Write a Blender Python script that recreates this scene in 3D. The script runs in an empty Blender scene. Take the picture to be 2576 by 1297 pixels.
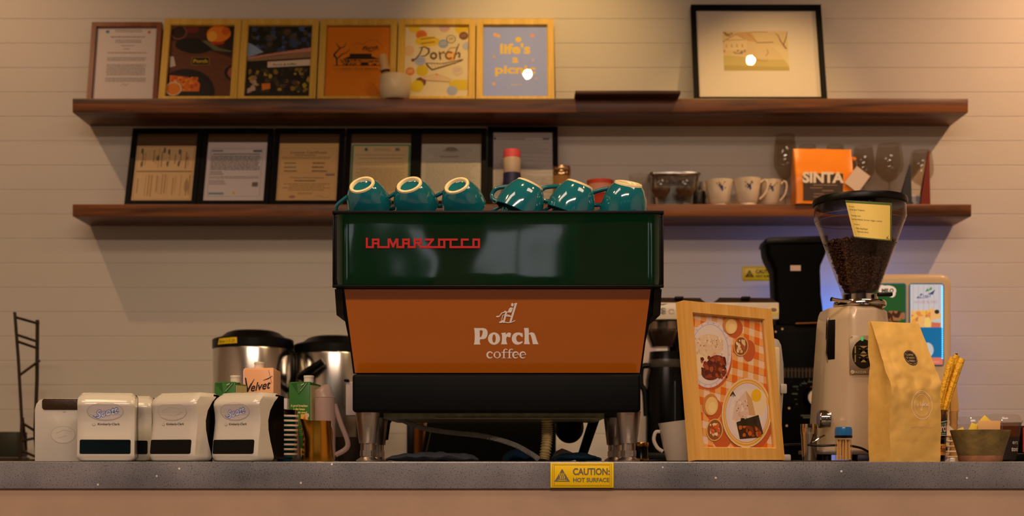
import bpy, bmesh, math, random
from mathutils import Vector, Matrix, noise
from mathutils.geometry import tessellate_polygon
random.seed(7)
C = bpy.context.scene.collection
SC = bpy.context.scene
PI = math.pi
R = math.radians
# ---------------------------------------------------------------- camera
F, CX, HY, ZC = 3300.0, 1288.0, 1153.0, 1.006     # focal length / principal point in px of a 2576 wide frame, eye height
cd = bpy.data.cameras.new('camera'); cam = bpy.data.objects.new('camera', cd); C.objects.link(cam)
cam.location = (0, 0, ZC); cam.rotation_euler = (PI/2, 0, 0)
cd.sensor_width = 36; cd.lens = 36*F/2576; cd.shift_y = (HY-648.5)/2576
cd.clip_start = .05
cd.dof.use_dof = True; cd.dof.focus_distance = 2.78; cd.dof.aperture_fstop = 4.2
SC.camera = cam
SC.view_settings.view_transform = 'Standard'; SC.view_settings.look = 'None'
SC.view_settings.gamma = 1; SC.view_settings.use_curve_mapping = False
SC.view_settings.exposure = -0.06
# ---------------------------------------------------------------- sky seen through the street-side windows
w = bpy.data.worlds.new('sky'); SC.world = w; w.use_nodes = True
nt = w.node_tree; bg = nt.nodes['Background']
tc = nt.nodes.new('ShaderNodeTexCoord'); sx = nt.nodes.new('ShaderNodeSeparateXYZ'); rp = nt.nodes.new('ShaderNodeValToRGB')
nt.links.new(tc.outputs['Generated'], sx.inputs[0]); nt.links.new(sx.outputs['Z'], rp.inputs[0]); nt.links.new(rp.outputs[0], bg.inputs[0])
rp.color_ramp.elements[0].position = .0; rp.color_ramp.elements[0].color = (.50, .50, .50, 1)
rp.color_ramp.elements[1].position = .5; rp.color_ramp.elements[1].color = (.74, .78, .86, 1)
bg.inputs[1].default_value = 1.25
# ---------------------------------------------------------------- lamps of the room, and added soft fills
def spot(x, y, z, tx, ty, tz, watts, ang, blend, col=(1, .61, .22), rad=.018, name='spot_lamp'):
    l = bpy.data.lights.new(name, 'SPOT'); o = bpy.data.objects.new(name, l); C.objects.link(o)
    l.energy = watts; l.spot_size = R(ang); l.spot_blend = blend; l.color = col; l.shadow_soft_size = rad
    o.location = (x, y, z); o.rotation_euler = (Vector((tx, ty, tz))-Vector((x, y, z))).to_track_quat('-Z', 'Y').to_euler()
    return o
def area(x, y, z, sx_, sy_, watts, col, rot=(0, 0, 0), name='ceiling_fill'):
    l = bpy.data.lights.new(name, 'AREA'); o = bpy.data.objects.new(name, l); C.objects.link(o)
    l.shape = 'RECTANGLE'; l.size = sx_; l.size_y = sy_; l.energy = watts; l.color = col
    o.location = (x, y, z); o.rotation_euler = rot
    return o
spot(.07, 3.92, 3.28, .12, 4.72, 2.40, 50, 62, 1)              # over the posters
spot(1.06, 3.92, 3.28, .92, 4.61, 2.22, 60, 44, 1)             # over the black frame
spot(2.35, 3.85, 3.28, 2.2, 4.78, 1.9, 105, 110, 1, (1, .56, .30))    # right end of the wall
spot(-2.12, 3.85, 3.28, -2.1, 4.78, 1.8, 36, 110, 1, (1, .60, .34))    # left end of the wall
for x_ in (-1.05, 0.0, 1.05):
    spot(x_, 2.60, 2.66, x_, 2.62, 1.0, 21, 150, .6, (1, .65, .20), .03, 'pendant_lamp')  # over the counter
area(-1.4, 1.8, 3.26, 1.2, .5, 20, (1, .72, .54)); area(1.4, 1.8, 3.26, 1.2, .5, 20, (1, .72, .54))  # unseen soft fills added under the ceiling to brighten wall and counter
area(0, -.5, 3.26, 2.4, .5, 150, (1, .73, .57))  # added frontal fill out of view, lifts the faces towards the camera
# ---------------------------------------------------------------- helpers
def X(px, d): return (px-CX)/F*d
def Z(py, d): return ZC+(HY-py)/F*d
def S(n, d): return n/F*d
def lin(c):
    f = lambda v: (v/12.92 if v <= .04045 else ((v+.055)/1.055)**2.4)
    return tuple(f(v/255.0) for v in c[:3])
MATS = {}
def M(name, col=(200, 200, 200), rough=.5, metal=0, spec=.5, coat=0, trans=0, ior=1.45, emit=None, es=1, alpha=1, bump=0, bscale=60, var=0, vscale=8, sss=0):
    if name in MATS: return MATS[name]
    m = bpy.data.materials.new(name); m.use_nodes = True; MATS[name] = m
    t = m.node_tree; b = t.nodes['Principled BSDF']; L = t.links
    c = lin(col)+(1,)
    b.inputs['Base Color'].default_value = c; b.inputs['Roughness'].default_value = rough; b.inputs['Metallic'].default_value = metal
    b.inputs['Specular IOR Level'].default_value = spec; b.inputs['Coat Weight'].default_value = coat; b.inputs['Coat Roughness'].default_value = .04
    b.inputs['Transmission Weight'].default_value = trans; b.inputs['IOR'].default_value = ior; b.inputs['Alpha'].default_value = alpha
    if emit: b.inputs['Emission Color'].default_value = lin(emit)+(1,); b.inputs['Emission Strength'].default_value = es
    if bump or var:
        co = t.nodes.new('ShaderNodeTexCoord')
    if bump:
        n = t.nodes.new('ShaderNodeTexNoise'); n.inputs['Scale'].default_value = bscale; n.inputs['Detail'].default_value = 4
        bu = t.nodes.new('ShaderNodeBump'); bu.inputs['Strength'].default_value = bump; bu.inputs['Distance'].default_value = .01
        L.new(co.outputs['Object'], n.inputs['Vector']); L.new(n.outputs[0], bu.inputs['Height']); L.new(bu.outputs[0], b.inputs['Normal'])
    if var:
        n2 = t.nodes.new('ShaderNodeTexNoise'); n2.inputs['Scale'].default_value = vscale; n2.inputs['Detail'].default_value = 5
        mx = t.nodes.new('ShaderNodeMix'); mx.data_type = 'RGBA'; mx.blend_type = 'MULTIPLY'
        rr = t.nodes.new('ShaderNodeMapRange'); rr.inputs[1].default_value = .3; rr.inputs[2].default_value = .7; rr.inputs[3].default_value = 1-var; rr.inputs[4].default_value = 1
        L.new(co.outputs['Object'], n2.inputs['Vector']); L.new(n2.outputs[0], rr.inputs[0])
        mx.inputs[6].default_value = c; mx.inputs[0].default_value = 1; L.new(rr.outputs[0], mx.inputs[7]); L.new(mx.outputs[2], b.inputs['Base Color'])
    return m
def wood(name, c1, c2, axis='X', scale=3, stretch=14, rough=.45, coat=0):
    if name in MATS: return MATS[name]
    m = M(name, c1, rough, coat=coat); t = m.node_tree; b = t.nodes['Principled BSDF']; L = t.links
    co = t.nodes.new('ShaderNodeTexCoord'); mp = t.nodes.new('ShaderNodeMapping')
    sc = [scale*stretch]*3; sc['XYZ'.index(axis)] = scale; mp.inputs['Scale'].default_value = sc
    n = t.nodes.new('ShaderNodeTexNoise'); n.inputs['Scale'].default_value = 1; n.inputs['Detail'].default_value = 6; n.inputs['Distortion'].default_value = .6
    r = t.nodes.new('ShaderNodeValToRGB'); r.color_ramp.elements[0].position = .34; r.color_ramp.elements[1].position = .66
    r.color_ramp.elements[0].color = lin(c1)+(1,); r.color_ramp.elements[1].color = lin(c2)+(1,)
    bu = t.nodes.new('ShaderNodeBump'); bu.inputs['Strength'].default_value = .12; bu.inputs['Distance'].default_value = .004
    L.new(co.outputs['Object'], mp.inputs[0]); L.new(mp.outputs[0], n.inputs['Vector']); L.new(n.outputs[0], r.inputs[0]); L.new(r.outputs[0], b.inputs['Base Color'])
    L.new(n.outputs[0], bu.inputs['Height']); L.new(bu.outputs[0], b.inputs['Normal'])
    return m
def steel(name, col=(190, 185, 178), rough=.25, axis=None):
    if name in MATS: return MATS[name]
    m = M(name, col, rough, 1)
    if axis:
        t = m.node_tree; b = t.nodes['Principled BSDF']; L = t.links
        co = t.nodes.new('ShaderNodeTexCoord'); mp = t.nodes.new('ShaderNodeMapping'); sc = [900, 900, 900]; sc['XYZ'.index(axis)] = 6
        mp.inputs['Scale'].default_value = sc; n = t.nodes.new('ShaderNodeTexNoise'); n.inputs['Scale'].default_value = 1
        rr = t.nodes.new('ShaderNodeMapRange'); rr.inputs[3].default_value = rough*.7; rr.inputs[4].default_value = rough*1.5
        L.new(co.outputs['Object'], mp.inputs[0]); L.new(mp.outputs[0], n.inputs['Vector']); L.new(n.outputs[0], rr.inputs[0]); L.new(rr.outputs[0], b.inputs['Roughness'])
    return m
def thin_glass(name, tint=(255, 255, 255), rough=.0, refl=1.0, base=.04):
    if name in MATS: return MATS[name]
    m = bpy.data.materials.new(name); m.use_nodes = True; MATS[name] = m; t = m.node_tree; t.nodes.clear(); L = t.links
    o = t.nodes.new('ShaderNodeOutputMaterial'); mx = t.nodes.new('ShaderNodeMixShader'); tr = t.nodes.new('ShaderNodeBsdfTransparent'); gl = t.nodes.new('ShaderNodeBsdfGlossy')
    lw = t.nodes.new('ShaderNodeFresnel'); lw.inputs['IOR'].default_value = 1.45
    ml = t.nodes.new('ShaderNodeMath'); ml.operation = 'MULTIPLY'; ml.inputs[1].default_value = refl
    tr.inputs[0].default_value = lin(tint)+(1,); gl.inputs['Roughness'].default_value = rough
    ge = t.nodes.new('ShaderNodeNewGeometry'); m1 = t.nodes.new('ShaderNodeMath'); m1.operation = 'SUBTRACT'; m1.inputs[0].default_value = 1; L.new(ge.outputs['Backfacing'], m1.inputs[1])
    m2 = t.nodes.new('ShaderNodeMath'); m2.operation = 'MULTIPLY'; L.new(lw.outputs[0], m2.inputs[0]); L.new(m1.outputs[0], m2.inputs[1])
    L.new(m2.outputs[0], ml.inputs[0]); L.new(ml.outputs[0], mx.inputs[0]); L.new(tr.outputs[0], mx.inputs[1]); L.new(gl.outputs[0], mx.inputs[2]); L.new(mx.outputs[0], o.inputs[0])
    return m
def printed(name='printed_paper', rough=.5, coat=0, emit=0):
    if name in MATS: return MATS[name]
    m = M(name, (255, 255, 255), rough, coat=coat); t = m.node_tree; b = t.nodes['Principled BSDF']
    a = t.nodes.new('ShaderNodeAttribute'); a.attribute_name = 'ink'; t.links.new(a.outputs['Color'], b.inputs['Base Color'])
    if emit: t.links.new(a.outputs['Color'], b.inputs['Emission Color']); b.inputs['Emission Strength'].default_value = emit
    return m
# objects --------------------------------------------------------
def T(name, label, cat, loc=(0, 0, 0), rz=0, group=None, rx=0, ry=0):
    o = bpy.data.objects.new(name, None); C.objects.link(o); o.empty_display_size = .02
    o.location = loc; o.rotation_euler = (rx, ry, rz); o['label'] = label; o['category'] = cat
    if group: o['group'] = group
    return o
def finish(name, me, mat, parent=None, smooth=40, label=None):
    o = bpy.data.objects.new(name, me); C.objects.link(o)
    if mat is not None: me.materials.append(mat)
    if parent: o.parent = parent
    if label: o['label'] = label
    if smooth:
        for p in me.polygons: p.use_smooth = True
        try: me.set_sharp_from_angle(angle=R(smooth))
        except Exception: pass
    return o
def P(name, bm, mat, parent=None, smooth=40, label=None, recalc=True):
    if recalc: bmesh.ops.recalc_face_normals(bm, faces=bm.faces)
    me = bpy.data.meshes.new(name); bm.to_mesh(me); bm.free()
    return finish(name, me, mat, parent, smooth, label)
def tagm(o, label, cat, group=None, kind=None):
    if kind: o['kind'] = kind
    if label: o['label'] = label
    if cat: o['category'] = cat
    if group: o['group'] = group
    return o
def dup(root, loc, rz=None, label=None, group=None, rx=None):
    def cp(o, par):
        c = o.copy(); C.objects.link(c)
        if par: c.parent = par
        for ch in list(o.children): cp(ch, c)
        return c
    r = cp(root, None); r.location = loc
    if rz is not None: r.rotation_euler.z = rz
    if rx is not None: r.rotation_euler.x = rx
    if label: r['label'] = label
    if group: r['group'] = group
    return r
# bmesh shapes ----------------------------------------------------
def NB(): return bmesh.new()
def box(x0, x1, y0, y1, z0, z1, bev=0, seg=2, bm=None):
    b = NB(); bmesh.ops.create_cube(b, size=1)
    for v in b.verts: v.co = Vector(((x0+x1)/2+v.co.x*(x1-x0), (y0+y1)/2+v.co.y*(y1-y0), (z0+z1)/2+v.co.z*(z1-z0)))
    if bev: bmesh.ops.bevel(b, geom=b.edges[:], offset=bev, segments=seg, profile=.5, affect='EDGES')
    return merge(bm, b)
def merge(bm, b):
    if bm is None: return b
    me = bpy.data.meshes.new('tmp'); b.to_mesh(me); b.free(); bm.from_mesh(me); bpy.data.meshes.remove(me); return bm
def lathe(prof, x=0, y=0, z=0, seg=32, bm=None, ax='Z', sx=1, sy=1, caps=True):
    b = NB() if bm is None else bm; rings = []
    def pt(r, h, a):
        p = (r*math.cos(a)*sx, r*math.sin(a)*sy, h)
        if ax == 'X': p = (p[2], p[0], p[1])
        if ax == 'Y': p = (p[0], p[2], p[1])
        return b.verts.new((p[0]+x, p[1]+y, p[2]+z))
    for r, h in prof:
        rings.append([pt(r, h, 2*PI*i/seg) for i in range(seg)] if r > 1e-6 else [pt(0, h, 0)])
    for A, B in zip(rings, rings[1:]):
        if len(A) == 1 and len(B) == 1: continue
        for i in range(seg):
            j = (i+1) % seg
            if len(A) == 1: b.faces.new((A[0], B[i], B[j]))
            elif len(B) == 1: b.faces.new((A[i], B[0], A[j]))
            else: b.faces.new((A[i], B[i], B[j], A[j]))
    if caps:
        for Rg in (rings[0], rings[-1]):
            if len(Rg) > 1: b.faces.new(Rg)
    return b
def tube(path, r, seg=10, bm=None, caps=True, closed=False):
    b = NB() if bm is None else bm; P_ = [Vector(p) for p in path]; n = len(P_); rings = []; prev = None
    for i, p in enumerate(P_):
        t = (P_[(i+1) % n]-P_[i-1]) if closed else (P_[min(i+1, n-1)]-P_[max(i-1, 0)])
        t.normalize()
        if prev is None:
            u = t.orthogonal().normalized()
        else:
            u = (prev-t*prev.dot(t)); u = u.normalized() if u.length > 1e-6 else t.orthogonal().normalized()
        prev = u; v = t.cross(u); rr = r[i] if isinstance(r, (list, tuple)) else r
        rings.append([b.verts.new(p+(u*math.cos(2*PI*k/seg)+v*math.sin(2*PI*k/seg))*rr) for k in range(seg)])
    prs = list(zip(rings, rings[1:]))+([(rings[-1], rings[0])] if closed else [])
    for A, B in prs:
        for k in range(seg):
            j = (k+1) % seg; b.faces.new((A[k], A[j], B[j], B[k]))
    if caps and not closed: b.faces.new(rings[0]); b.faces.new(rings[-1])
    return b
def smooth_path(pts, n=8):
    pts = [Vector(p) for p in pts]; out = []
    for i in range(len(pts)-1):
        p0, p1, p2, p3 = pts[max(i-1, 0)], pts[i], pts[i+1], pts[min(i+2, len(pts)-1)]
        for k in range(n):
            t = k/n
            out.append(.5*((2*p1)+(p2-p0)*t+(2*p0-5*p1+4*p2-p3)*t*t+(3*p1-p0-3*p2+p3)*t**3))
    out.append(pts[-1]); return out
def prism(poly, a0, a1, ax='Y', bev=0, bm=None, seg=2):
    """polygon in the plane across axis ax, from a0 to a1; ax Y: (x,z), ax X: (y,z), ax Z: (x,y)"""
    b = NB()
    def pt(p, a): return {'Y': (p[0], a, p[1]), 'X': (a, p[0], p[1]), 'Z': (p[0], p[1], a)}[ax]
    A = [b.verts.new(pt(p, a0)) for p in poly]; B = [b.verts.new(pt(p, a1)) for p in poly]; n = len(poly)
    fa = b.faces.new(A); fb = b.faces.new(B[::-1])
    for i in range(n): b.faces.new((A[i], B[i], B[(i+1) % n], A[(i+1) % n]))
    if bev:
        bmesh.ops.recalc_face_normals(b, faces=b.faces)
        bmesh.ops.bevel(b, geom=list(set(list(fa.edges)+list(fb.edges))), offset=bev, segments=seg, profile=.5, affect='EDGES')
    return merge(bm, b)
def loft(rings, bm=None, caps=True):
    b = NB() if bm is None else bm; V = [[b.verts.new(p) for p in r] for r in rings]
    for A, B in zip(V, V[1:]):
        n = len(A)
        for i in range(n): b.faces.new((A[i], B[i], B[(i+1) % n], A[(i+1) % n]))
    if caps: b.faces.new(V[0]); b.faces.new(V[-1][::-1])
    return b
def rrect(x0, x1, y0, y1, r, n=5):
    out = []
    for cx, cy, a in ((x1-r, y1-r, 0), (x0+r, y1-r, 90), (x0+r, y0+r, 180), (x1-r, y0+r, 270)):
        for k in range(n+1): out.append((cx+r*math.cos(R(a+90*k/n)), cy+r*math.sin(R(a+90*k/n))))
    return out
def xform(bm, m): bmesh.ops.transform(bm, matrix=m, verts=bm.verts); return bm
def rough_up(bm, amp, sc, seed=0, axis=None):
    for v in bm.verts:
        n = noise.noise_vector(Vector(v.co)*sc+Vector((seed, seed*2.3, 0)))
        v.co += n*amp
    return bm
def ball(x, y, z, rx, ry=None, rz=None, bm=None, u=20, v=12):
    b = NB(); bmesh.ops.create_uvsphere(b, u_segments=u, v_segments=v, radius=1)
    ry = ry or rx; rz = rz or rx
    for q in b.verts: q.co = Vector((x+q.co.x*rx, y+q.co.y*ry, z+q.co.z*rz))
    return merge(bm, b)
# flat artwork: coloured shapes on a sheet, one mesh, ink colours per face ----------
_txt = {}
def text_mesh(s, bold, shear, spacing):
    k = (s, bold, shear, spacing)
    if k not in _txt:
        cu = bpy.data.curves.new('t', 'FONT'); cu.body = s; cu.size = 1; cu.offset = bold; cu.shear = shear; cu.resolution_u = 3; cu.space_character = spacing
        o = bpy.data.objects.new('t', cu); C.objects.link(o)
        me = bpy.data.meshes.new_from_object(o.evaluated_get(bpy.context.evaluated_depsgraph_get()))
        vs = [(v.co.x, v.co.y) for v in me.vertices]; fs = [tuple(p.vertices) for p in me.polygons]
        bpy.data.objects.remove(o); bpy.data.curves.remove(cu); bpy.data.meshes.remove(me)
        if not vs: vs = [(0, 0)]
        xs = [v[0] for v in vs]; ys = [v[1] for v in vs]
        _txt[k] = (vs, fs, min(xs), max(xs), min(ys), max(ys))
    return _txt[k]
def op(fn):
    def wr(s, *a, **k):
        if s.n == 0: s.k += 1
        s.n += 1; fn(s, *a, **k); s.n -= 1; return s
    return wr
class Art:
    EPS = .00002
    def __init__(s): s.v = []; s.f = []; s.c = []; s.k = 0; s.n = 0
    def up(s, n=1): s.k += n; return s
    def tri(s, pts, faces, col):
        o = len(s.v); s.v += [(p[0], p[1], s.k) for p in pts]; c = lin(col)
        for f in faces: s.f.append(tuple(i+o for i in f)); s.c.append(c)
        return s
    @op
    def poly(s, pts, col, holes=()):
        loops = [[Vector((p[0], p[1], 0)) for p in L] for L in [pts]+list(holes)]
        fl = [p for L in loops for p in L]
        return s.tri([(p.x, p.y) for p in fl], tessellate_polygon(loops), col)
    @op
    def rect(s, x0, y0, x1, y1, col, r=0):
        return s.poly(rrect(min(x0, x1), max(x0, x1), min(y0, y1), max(y0, y1), r) if r else [(x0, y0), (x1, y0), (x1, y1), (x0, y1)], col)
    @op
    def ell(s, x, y, rx, ry, col, n=28, rot=0, hole=None):
        def E(a, b): return [(x+a*math.cos(t)*math.cos(rot)-b*math.sin(t)*math.sin(rot), y+a*math.cos(t)*math.sin(rot)+b*math.sin(t)*math.cos(rot)) for t in [2*PI*i/n for i in range(n)]]
        if hole:
            A, B = E(rx, ry), E(rx*hole, ry*hole)
            return s.tri(A+B, [(i, (i+1) % n, n+(i+1) % n, n+i) for i in range(n)], col)
        return s.poly(E(rx, ry), col)
    @op
    def line(s, pts, w, col, cap=True):
        for i in range(len(pts)-1):
            w0 = w[i] if isinstance(w, (list, tuple)) else w; w1 = w[i+1] if isinstance(w, (list, tuple)) else w
            (x0, y0), (x1, y1) = pts[i], pts[i+1]; dx, dy = x1-x0, y1-y0; L = math.hypot(dx, dy) or 1e-9; nx, ny = -dy/L/2, dx/L/2
            s.tri([(x0+nx*w0, y0+ny*w0), (x0-nx*w0, y0-ny*w0), (x1-nx*w1, y1-ny*w1), (x1+nx*w1, y1+ny*w1)], [(0, 1, 2, 3)], col); s.k += .15
        if cap:
            for i, p in enumerate(pts):
                ww = w[i] if isinstance(w, (list, tuple)) else w
                s.ell(p[0], p[1], ww/2, ww/2, col, 10); s.k += .15
        return s
    @op
    def outlined(s, t, x, y, h, col, inner, th, **k):
        for i in range(8): s.text(t, x+th*math.cos(i*PI/4), y+th*math.sin(i*PI/4), h, col, **k); s.k += .4
        s.k += 2; s.text(t, x, y, h, inner, **k); s.k += 1
    @op
    def arc(s, x, y, rx, ry, a0, a1, w, col, n=18, cap=True):
        return s.line([(x+rx*math.cos(R(a0+(a1-a0)*i/n)), y+ry*math.sin(R(a0+(a1-a0)*i/n))) for i in range(n+1)], w, col, cap)
    @op
    def text(s, t, x, y, h, col, align='c', bold=0, w=None, rot=0, shear=0, spacing=1):
        vs, fs, x0, x1, y0, y1 = text_mesh(t, bold, shear, spacing)
        k = h/.73; kx = k if w is None else w/(x1-x0)
        ox = {'c': (x0+x1)/2, 'l': x0, 'r': x1}[align]
        c, sn = math.cos(rot), math.sin(rot)
        pts = [((vx-ox)*kx, vy*k) for vx, vy in vs]
        return s.tri([(x+a*c-b*sn, y+a*sn+b*c) for a, b in pts], fs, col)
    @op
    def scrib(s, x0, y0, x1, y1, rows, col, fill=.6, rnd=None, align='l', minl=.6):
        """lines of body copy too small to read"""
        rnd = rnd or random.Random(int(abs(x0*7919+y0*104729)*1e4) % 9999); dy = (y1-y0)/rows
        for i in range(rows):
            L = (x1-x0)*(minl+(1-minl)*rnd.random()); yy = y1-dy*(i+.5); a = x0 if align == 'l' else (x0+x1-L)/2; x = a
            while x < a+L:
                wd = min((x1-x0)*(.03+.09*rnd.random()), a+L-x)
                s.rect(x, yy-dy*fill/2, x+wd, yy+dy*fill/2, col); x += wd+(x1-x0)*.012
        return s
    @op
    def blobs(s, x0, y0, x1, y1, n, r, cols, rnd, asp=1):
        for i in range(n):
            x, y, rr = rnd.uniform(x0, x1), rnd.uniform(y0, y1), r*rnd.uniform(.5, 1.3)
            m = 7; ph = rnd.random()*6
            s.poly([(min(max(x+rr*rnd.uniform(.6, 1.2)*math.cos(ph+2*PI*k/m), x0), x1), min(max(y+rr*asp*rnd.uniform(.6, 1.2)*math.sin(ph+2*PI*k/m), y0), y1)) for k in range(m)], rnd.choice(cols))
            s.k += .17
        return s
    def split(s, n=12):
        """cut wide flats into strips so a print can follow a curved surface"""
        b = bmesh.new(); V = [b.verts.new(p) for p in s.v]; lay = b.faces.layers.int.new('c'); u0, u1 = min(p[0] for p in s.v), max(p[0] for p in s.v)
        for i, f in enumerate(s.f):
            try: b.faces.new([V[k] for k in f])[lay] = i
            except ValueError: pass
        for k in range(1, n): bmesh.ops.bisect_plane(b, geom=b.verts[:]+b.edges[:]+b.faces[:], plane_co=(u0+(u1-u0)*k/n, 0, 0), plane_no=(1, 0, 0))
        b.verts.index_update(); s.v = [tuple(v.co) for v in b.verts]; c = s.c; s.f = [tuple(v.index for v in f.verts) for f in b.faces]; s.c = [c[f[lay]] for f in b.faces]; b.free(); return s
    def build(s, name, mat, parent=None, fn=None, label=None, smooth=0):
        """fn maps (u, v, height) to a point; default: an upright sheet facing -y"""
        fn = fn or (lambda u, v, h: (u, -h, v))
        me = bpy.data.meshes.new(name); V = [fn(a, b, k*s.EPS) for a, b, k in s.v]
        me.from_pydata(V, [], s.f)
        at = me.attributes.new('ink', 'FLOAT_COLOR', 'CORNER')
        i = 0
        for p, c in zip(me.polygons, s.c):
            for _ in range(p.loop_total): at.data[p.loop_start+_].color = (c[0], c[1], c[2], 1)
        me.validate(); me.update()
        return finish(name, me, mat, parent, smooth, label)
def cyl_map(r, z0=0, cx=0, cy=0, ph=-PI/2, taper=None):
    def fn(u, v, h):
        rr = (r if taper is None else taper(v))+h+.0004; a = ph+u/(r if taper is None else taper(v))
        return (cx+rr*math.cos(a), cy+rr*math.sin(a), z0+v)
    return fn
PR = printed(); PG = printed('glossy_print', .2)
# ================================================================ the room
WD = 4.80            # distance of the back wall
wall_m = M('painted_boards', (212, 205, 192), .55, bump=.05, bscale=40, var=.06, vscale=2)
def structure(o): o['kind'] = 'structure'; return o
# back wall: horizontal boards with a V groove every 9 cm
b = NB(); pitch = .0893; z0 = Z(1030, WD)-pitch*16
prof = []
z = z0
while z < 3.3:
    prof += [(WD, z+.0022), (WD, z+pitch-.0022), (WD+.0016, z+pitch)]; z += pitch
prof = [(WD+.0016, z0)]+prof; prof += [(WD+.1, prof[-1][1]), (WD+.1, z0)]
prism(prof, -3.4, 3.4, 'X', bm=b)
structure(P('wall_back', b, wall_m, smooth=0))
plain = M('painted_plaster', (205, 190, 172), .8)
structure(P('wall_left', box(-3.5, -3.4, -3.6, 4.9, -.05, 3.36), plain, smooth=0))
structure(P('wall_right', box(3.4, 3.5, -3.6, 4.9, -.05, 3.36), plain, smooth=0))
structure(P('ceiling', box(-3.5, 3.5, -3.6, 4.9, 3.30, 3.40), M('ceiling_paint', (150, 120, 95), .9), smooth=0))
structure(P('floor', box(-3.5, 3.5, -3.6, 4.9, -.1, 0), M('concrete_floor', (120, 105, 92), .5, var=.3, vscale=3), smooth=0))
# street side: piers, a parapet and a lintel around the open windows
wf = NB()
for a, b_ in ((-3.4, -2.75), (-1.85, -1.45), (-.62, -.18), (.5, 1.45), (2.6, 3.4)): box(a, b_, -3.55, -3.45, 0, 3.3, bm=wf)
box(-3.4, 3.4, -3.55, -3.45, 0, .75, bm=wf); box(-3.4, 3.4, -3.55, -3.45, 2.72, 3.3, bm=wf)
structure(P('wall_front', wf, M('dark_timber', (62, 44, 32), .6), smooth=0))
for i, (a, b_) in enumerate(((-2.75, -1.85), (-1.45, -.62), (-.18, .5), (1.45, 2.6))):
    wn = NB(); n = 3
    for k in range(n+1):
        xx = a+(b_-a)*k/n; box(xx-.015, xx+.015, -3.52, -3.48, .75, 2.72, bm=wn)
    for zz in (.765, 1.9, 2.705): box(a, b_, -3.52, -3.48, zz-.015, zz+.015, bm=wn)
    structure(P('window_%d' % (i+1), wn, M('window_frame_paint', (40, 34, 28), .4), smooth=0))
# shrubs across the street window, only ever seen as a reflection
hb = NB()
for k in range(13): ball(-3.6+.6*k, -5.6+.3*math.sin(k*2.1), 1.3, .40, .5, 1.5+.55*math.sin(k*1.9+.6), bm=hb, u=24, v=16)
rough_up(hb, .16, 2.2); rough_up(hb, .06, 9)
hd = P('hedge', hb, M('leaves', (70, 105, 48), .7, bump=.8, bscale=25, var=.6, vscale=14), smooth=180); hd['kind'] = 'stuff'; hd['label'] = 'green hedge outside the street windows'; hd['category'] = 'hedge'
structure(P('trim_1', box(-5, 5, -9, -3.6, -.12, -.02), M('street_paving', (125, 118, 108), .8), smooth=0))
# ---------------------------------------------------------------- counters
CF = 2.62            # face of the service counter
ct = T('service_counter', 'long service counter with speckled grey stone edge over plain tan plaster', 'counter', (0, CF, 0))
tz = M('terrazzo', (118, 112, 108), .16, spec=.6); t = tz.node_tree; bs = t.nodes['Principled BSDF']; L = t.links
co = t.nodes.new('ShaderNodeTexCoord')
def nz(sc, det=3):
    n = t.nodes.new('ShaderNodeTexNoise'); n.inputs['Scale'].default_value = sc; n.inputs['Detail'].default_value = det; L.new(co.outputs['Object'], n.inputs['Vector']); return n
def ramp(src, stops):
    r = t.nodes.new('ShaderNodeValToRGB'); e = r.color_ramp.elements
    e[0].position, e[0].color = stops[0][0], lin(stops[0][1])+(1,); e[1].position, e[1].color = stops[1][0], lin(stops[1][1])+(1,)
    for p, c in stops[2:]: q = e.new(p); q.color = lin(c)+(1,)
    L.new(src, r.inputs[0]); return r
base = ramp(nz(5).outputs[0], [(.35, (98, 100, 105)), (.65, (136, 133, 136))])
sp = nz(420, 2); spr = ramp(sp.outputs[0], [(.33, (20, 20, 20)), (.43, (255, 255, 255))])
mx = t.nodes.new('ShaderNodeMix'); mx.data_type = 'RGBA'; mx.blend_type = 'MULTIPLY'; mx.inputs[0].default_value = .75
L.new(base.outputs[0], mx.inputs[6]); L.new(spr.outputs[0], mx.inputs[7])
vo = t.nodes.new('ShaderNodeTexVoronoi'); vo.inputs['Scale'].default_value = 26; L.new(co.outputs['Object'], vo.inputs['Vector'])
wf_ = t.nodes.new('ShaderNodeMath'); wf_.operation = 'LESS_THAN'; wf_.inputs[1].default_value = .055; L.new(vo.outputs['Distance'], wf_.inputs[0])
m2 = t.nodes.new('ShaderNodeMix'); m2.data_type = 'RGBA'; L.new(wf_.outputs[0], m2.inputs[0]); L.new(mx.outputs[2], m2.inputs[6]); m2.inputs[7].default_value = (.75, .7, .66, 1); L.new(m2.outputs[2], bs.inputs['Base Color'])
bu = t.nodes.new('ShaderNodeBump'); bu.inputs['Strength'].default_value = .08; bu.inputs['Distance'].default_value = .002; L.new(nz(90, 3).outputs[0], bu.inputs['Height']); L.new(bu.outputs[0], bs.inputs['Normal'])
P('worktop', box(-2.6, 2.6, 0, .80, Z(1229, CF), 1.0, .0025), tz, ct)
P('front_panel', box(-2.6, 2.6, .006, .78, 0, Z(1230, CF)), M('tan_plaster', (182, 154, 130), .8, bump=.12, bscale=18, var=.16, vscale=6), ct)
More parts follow.
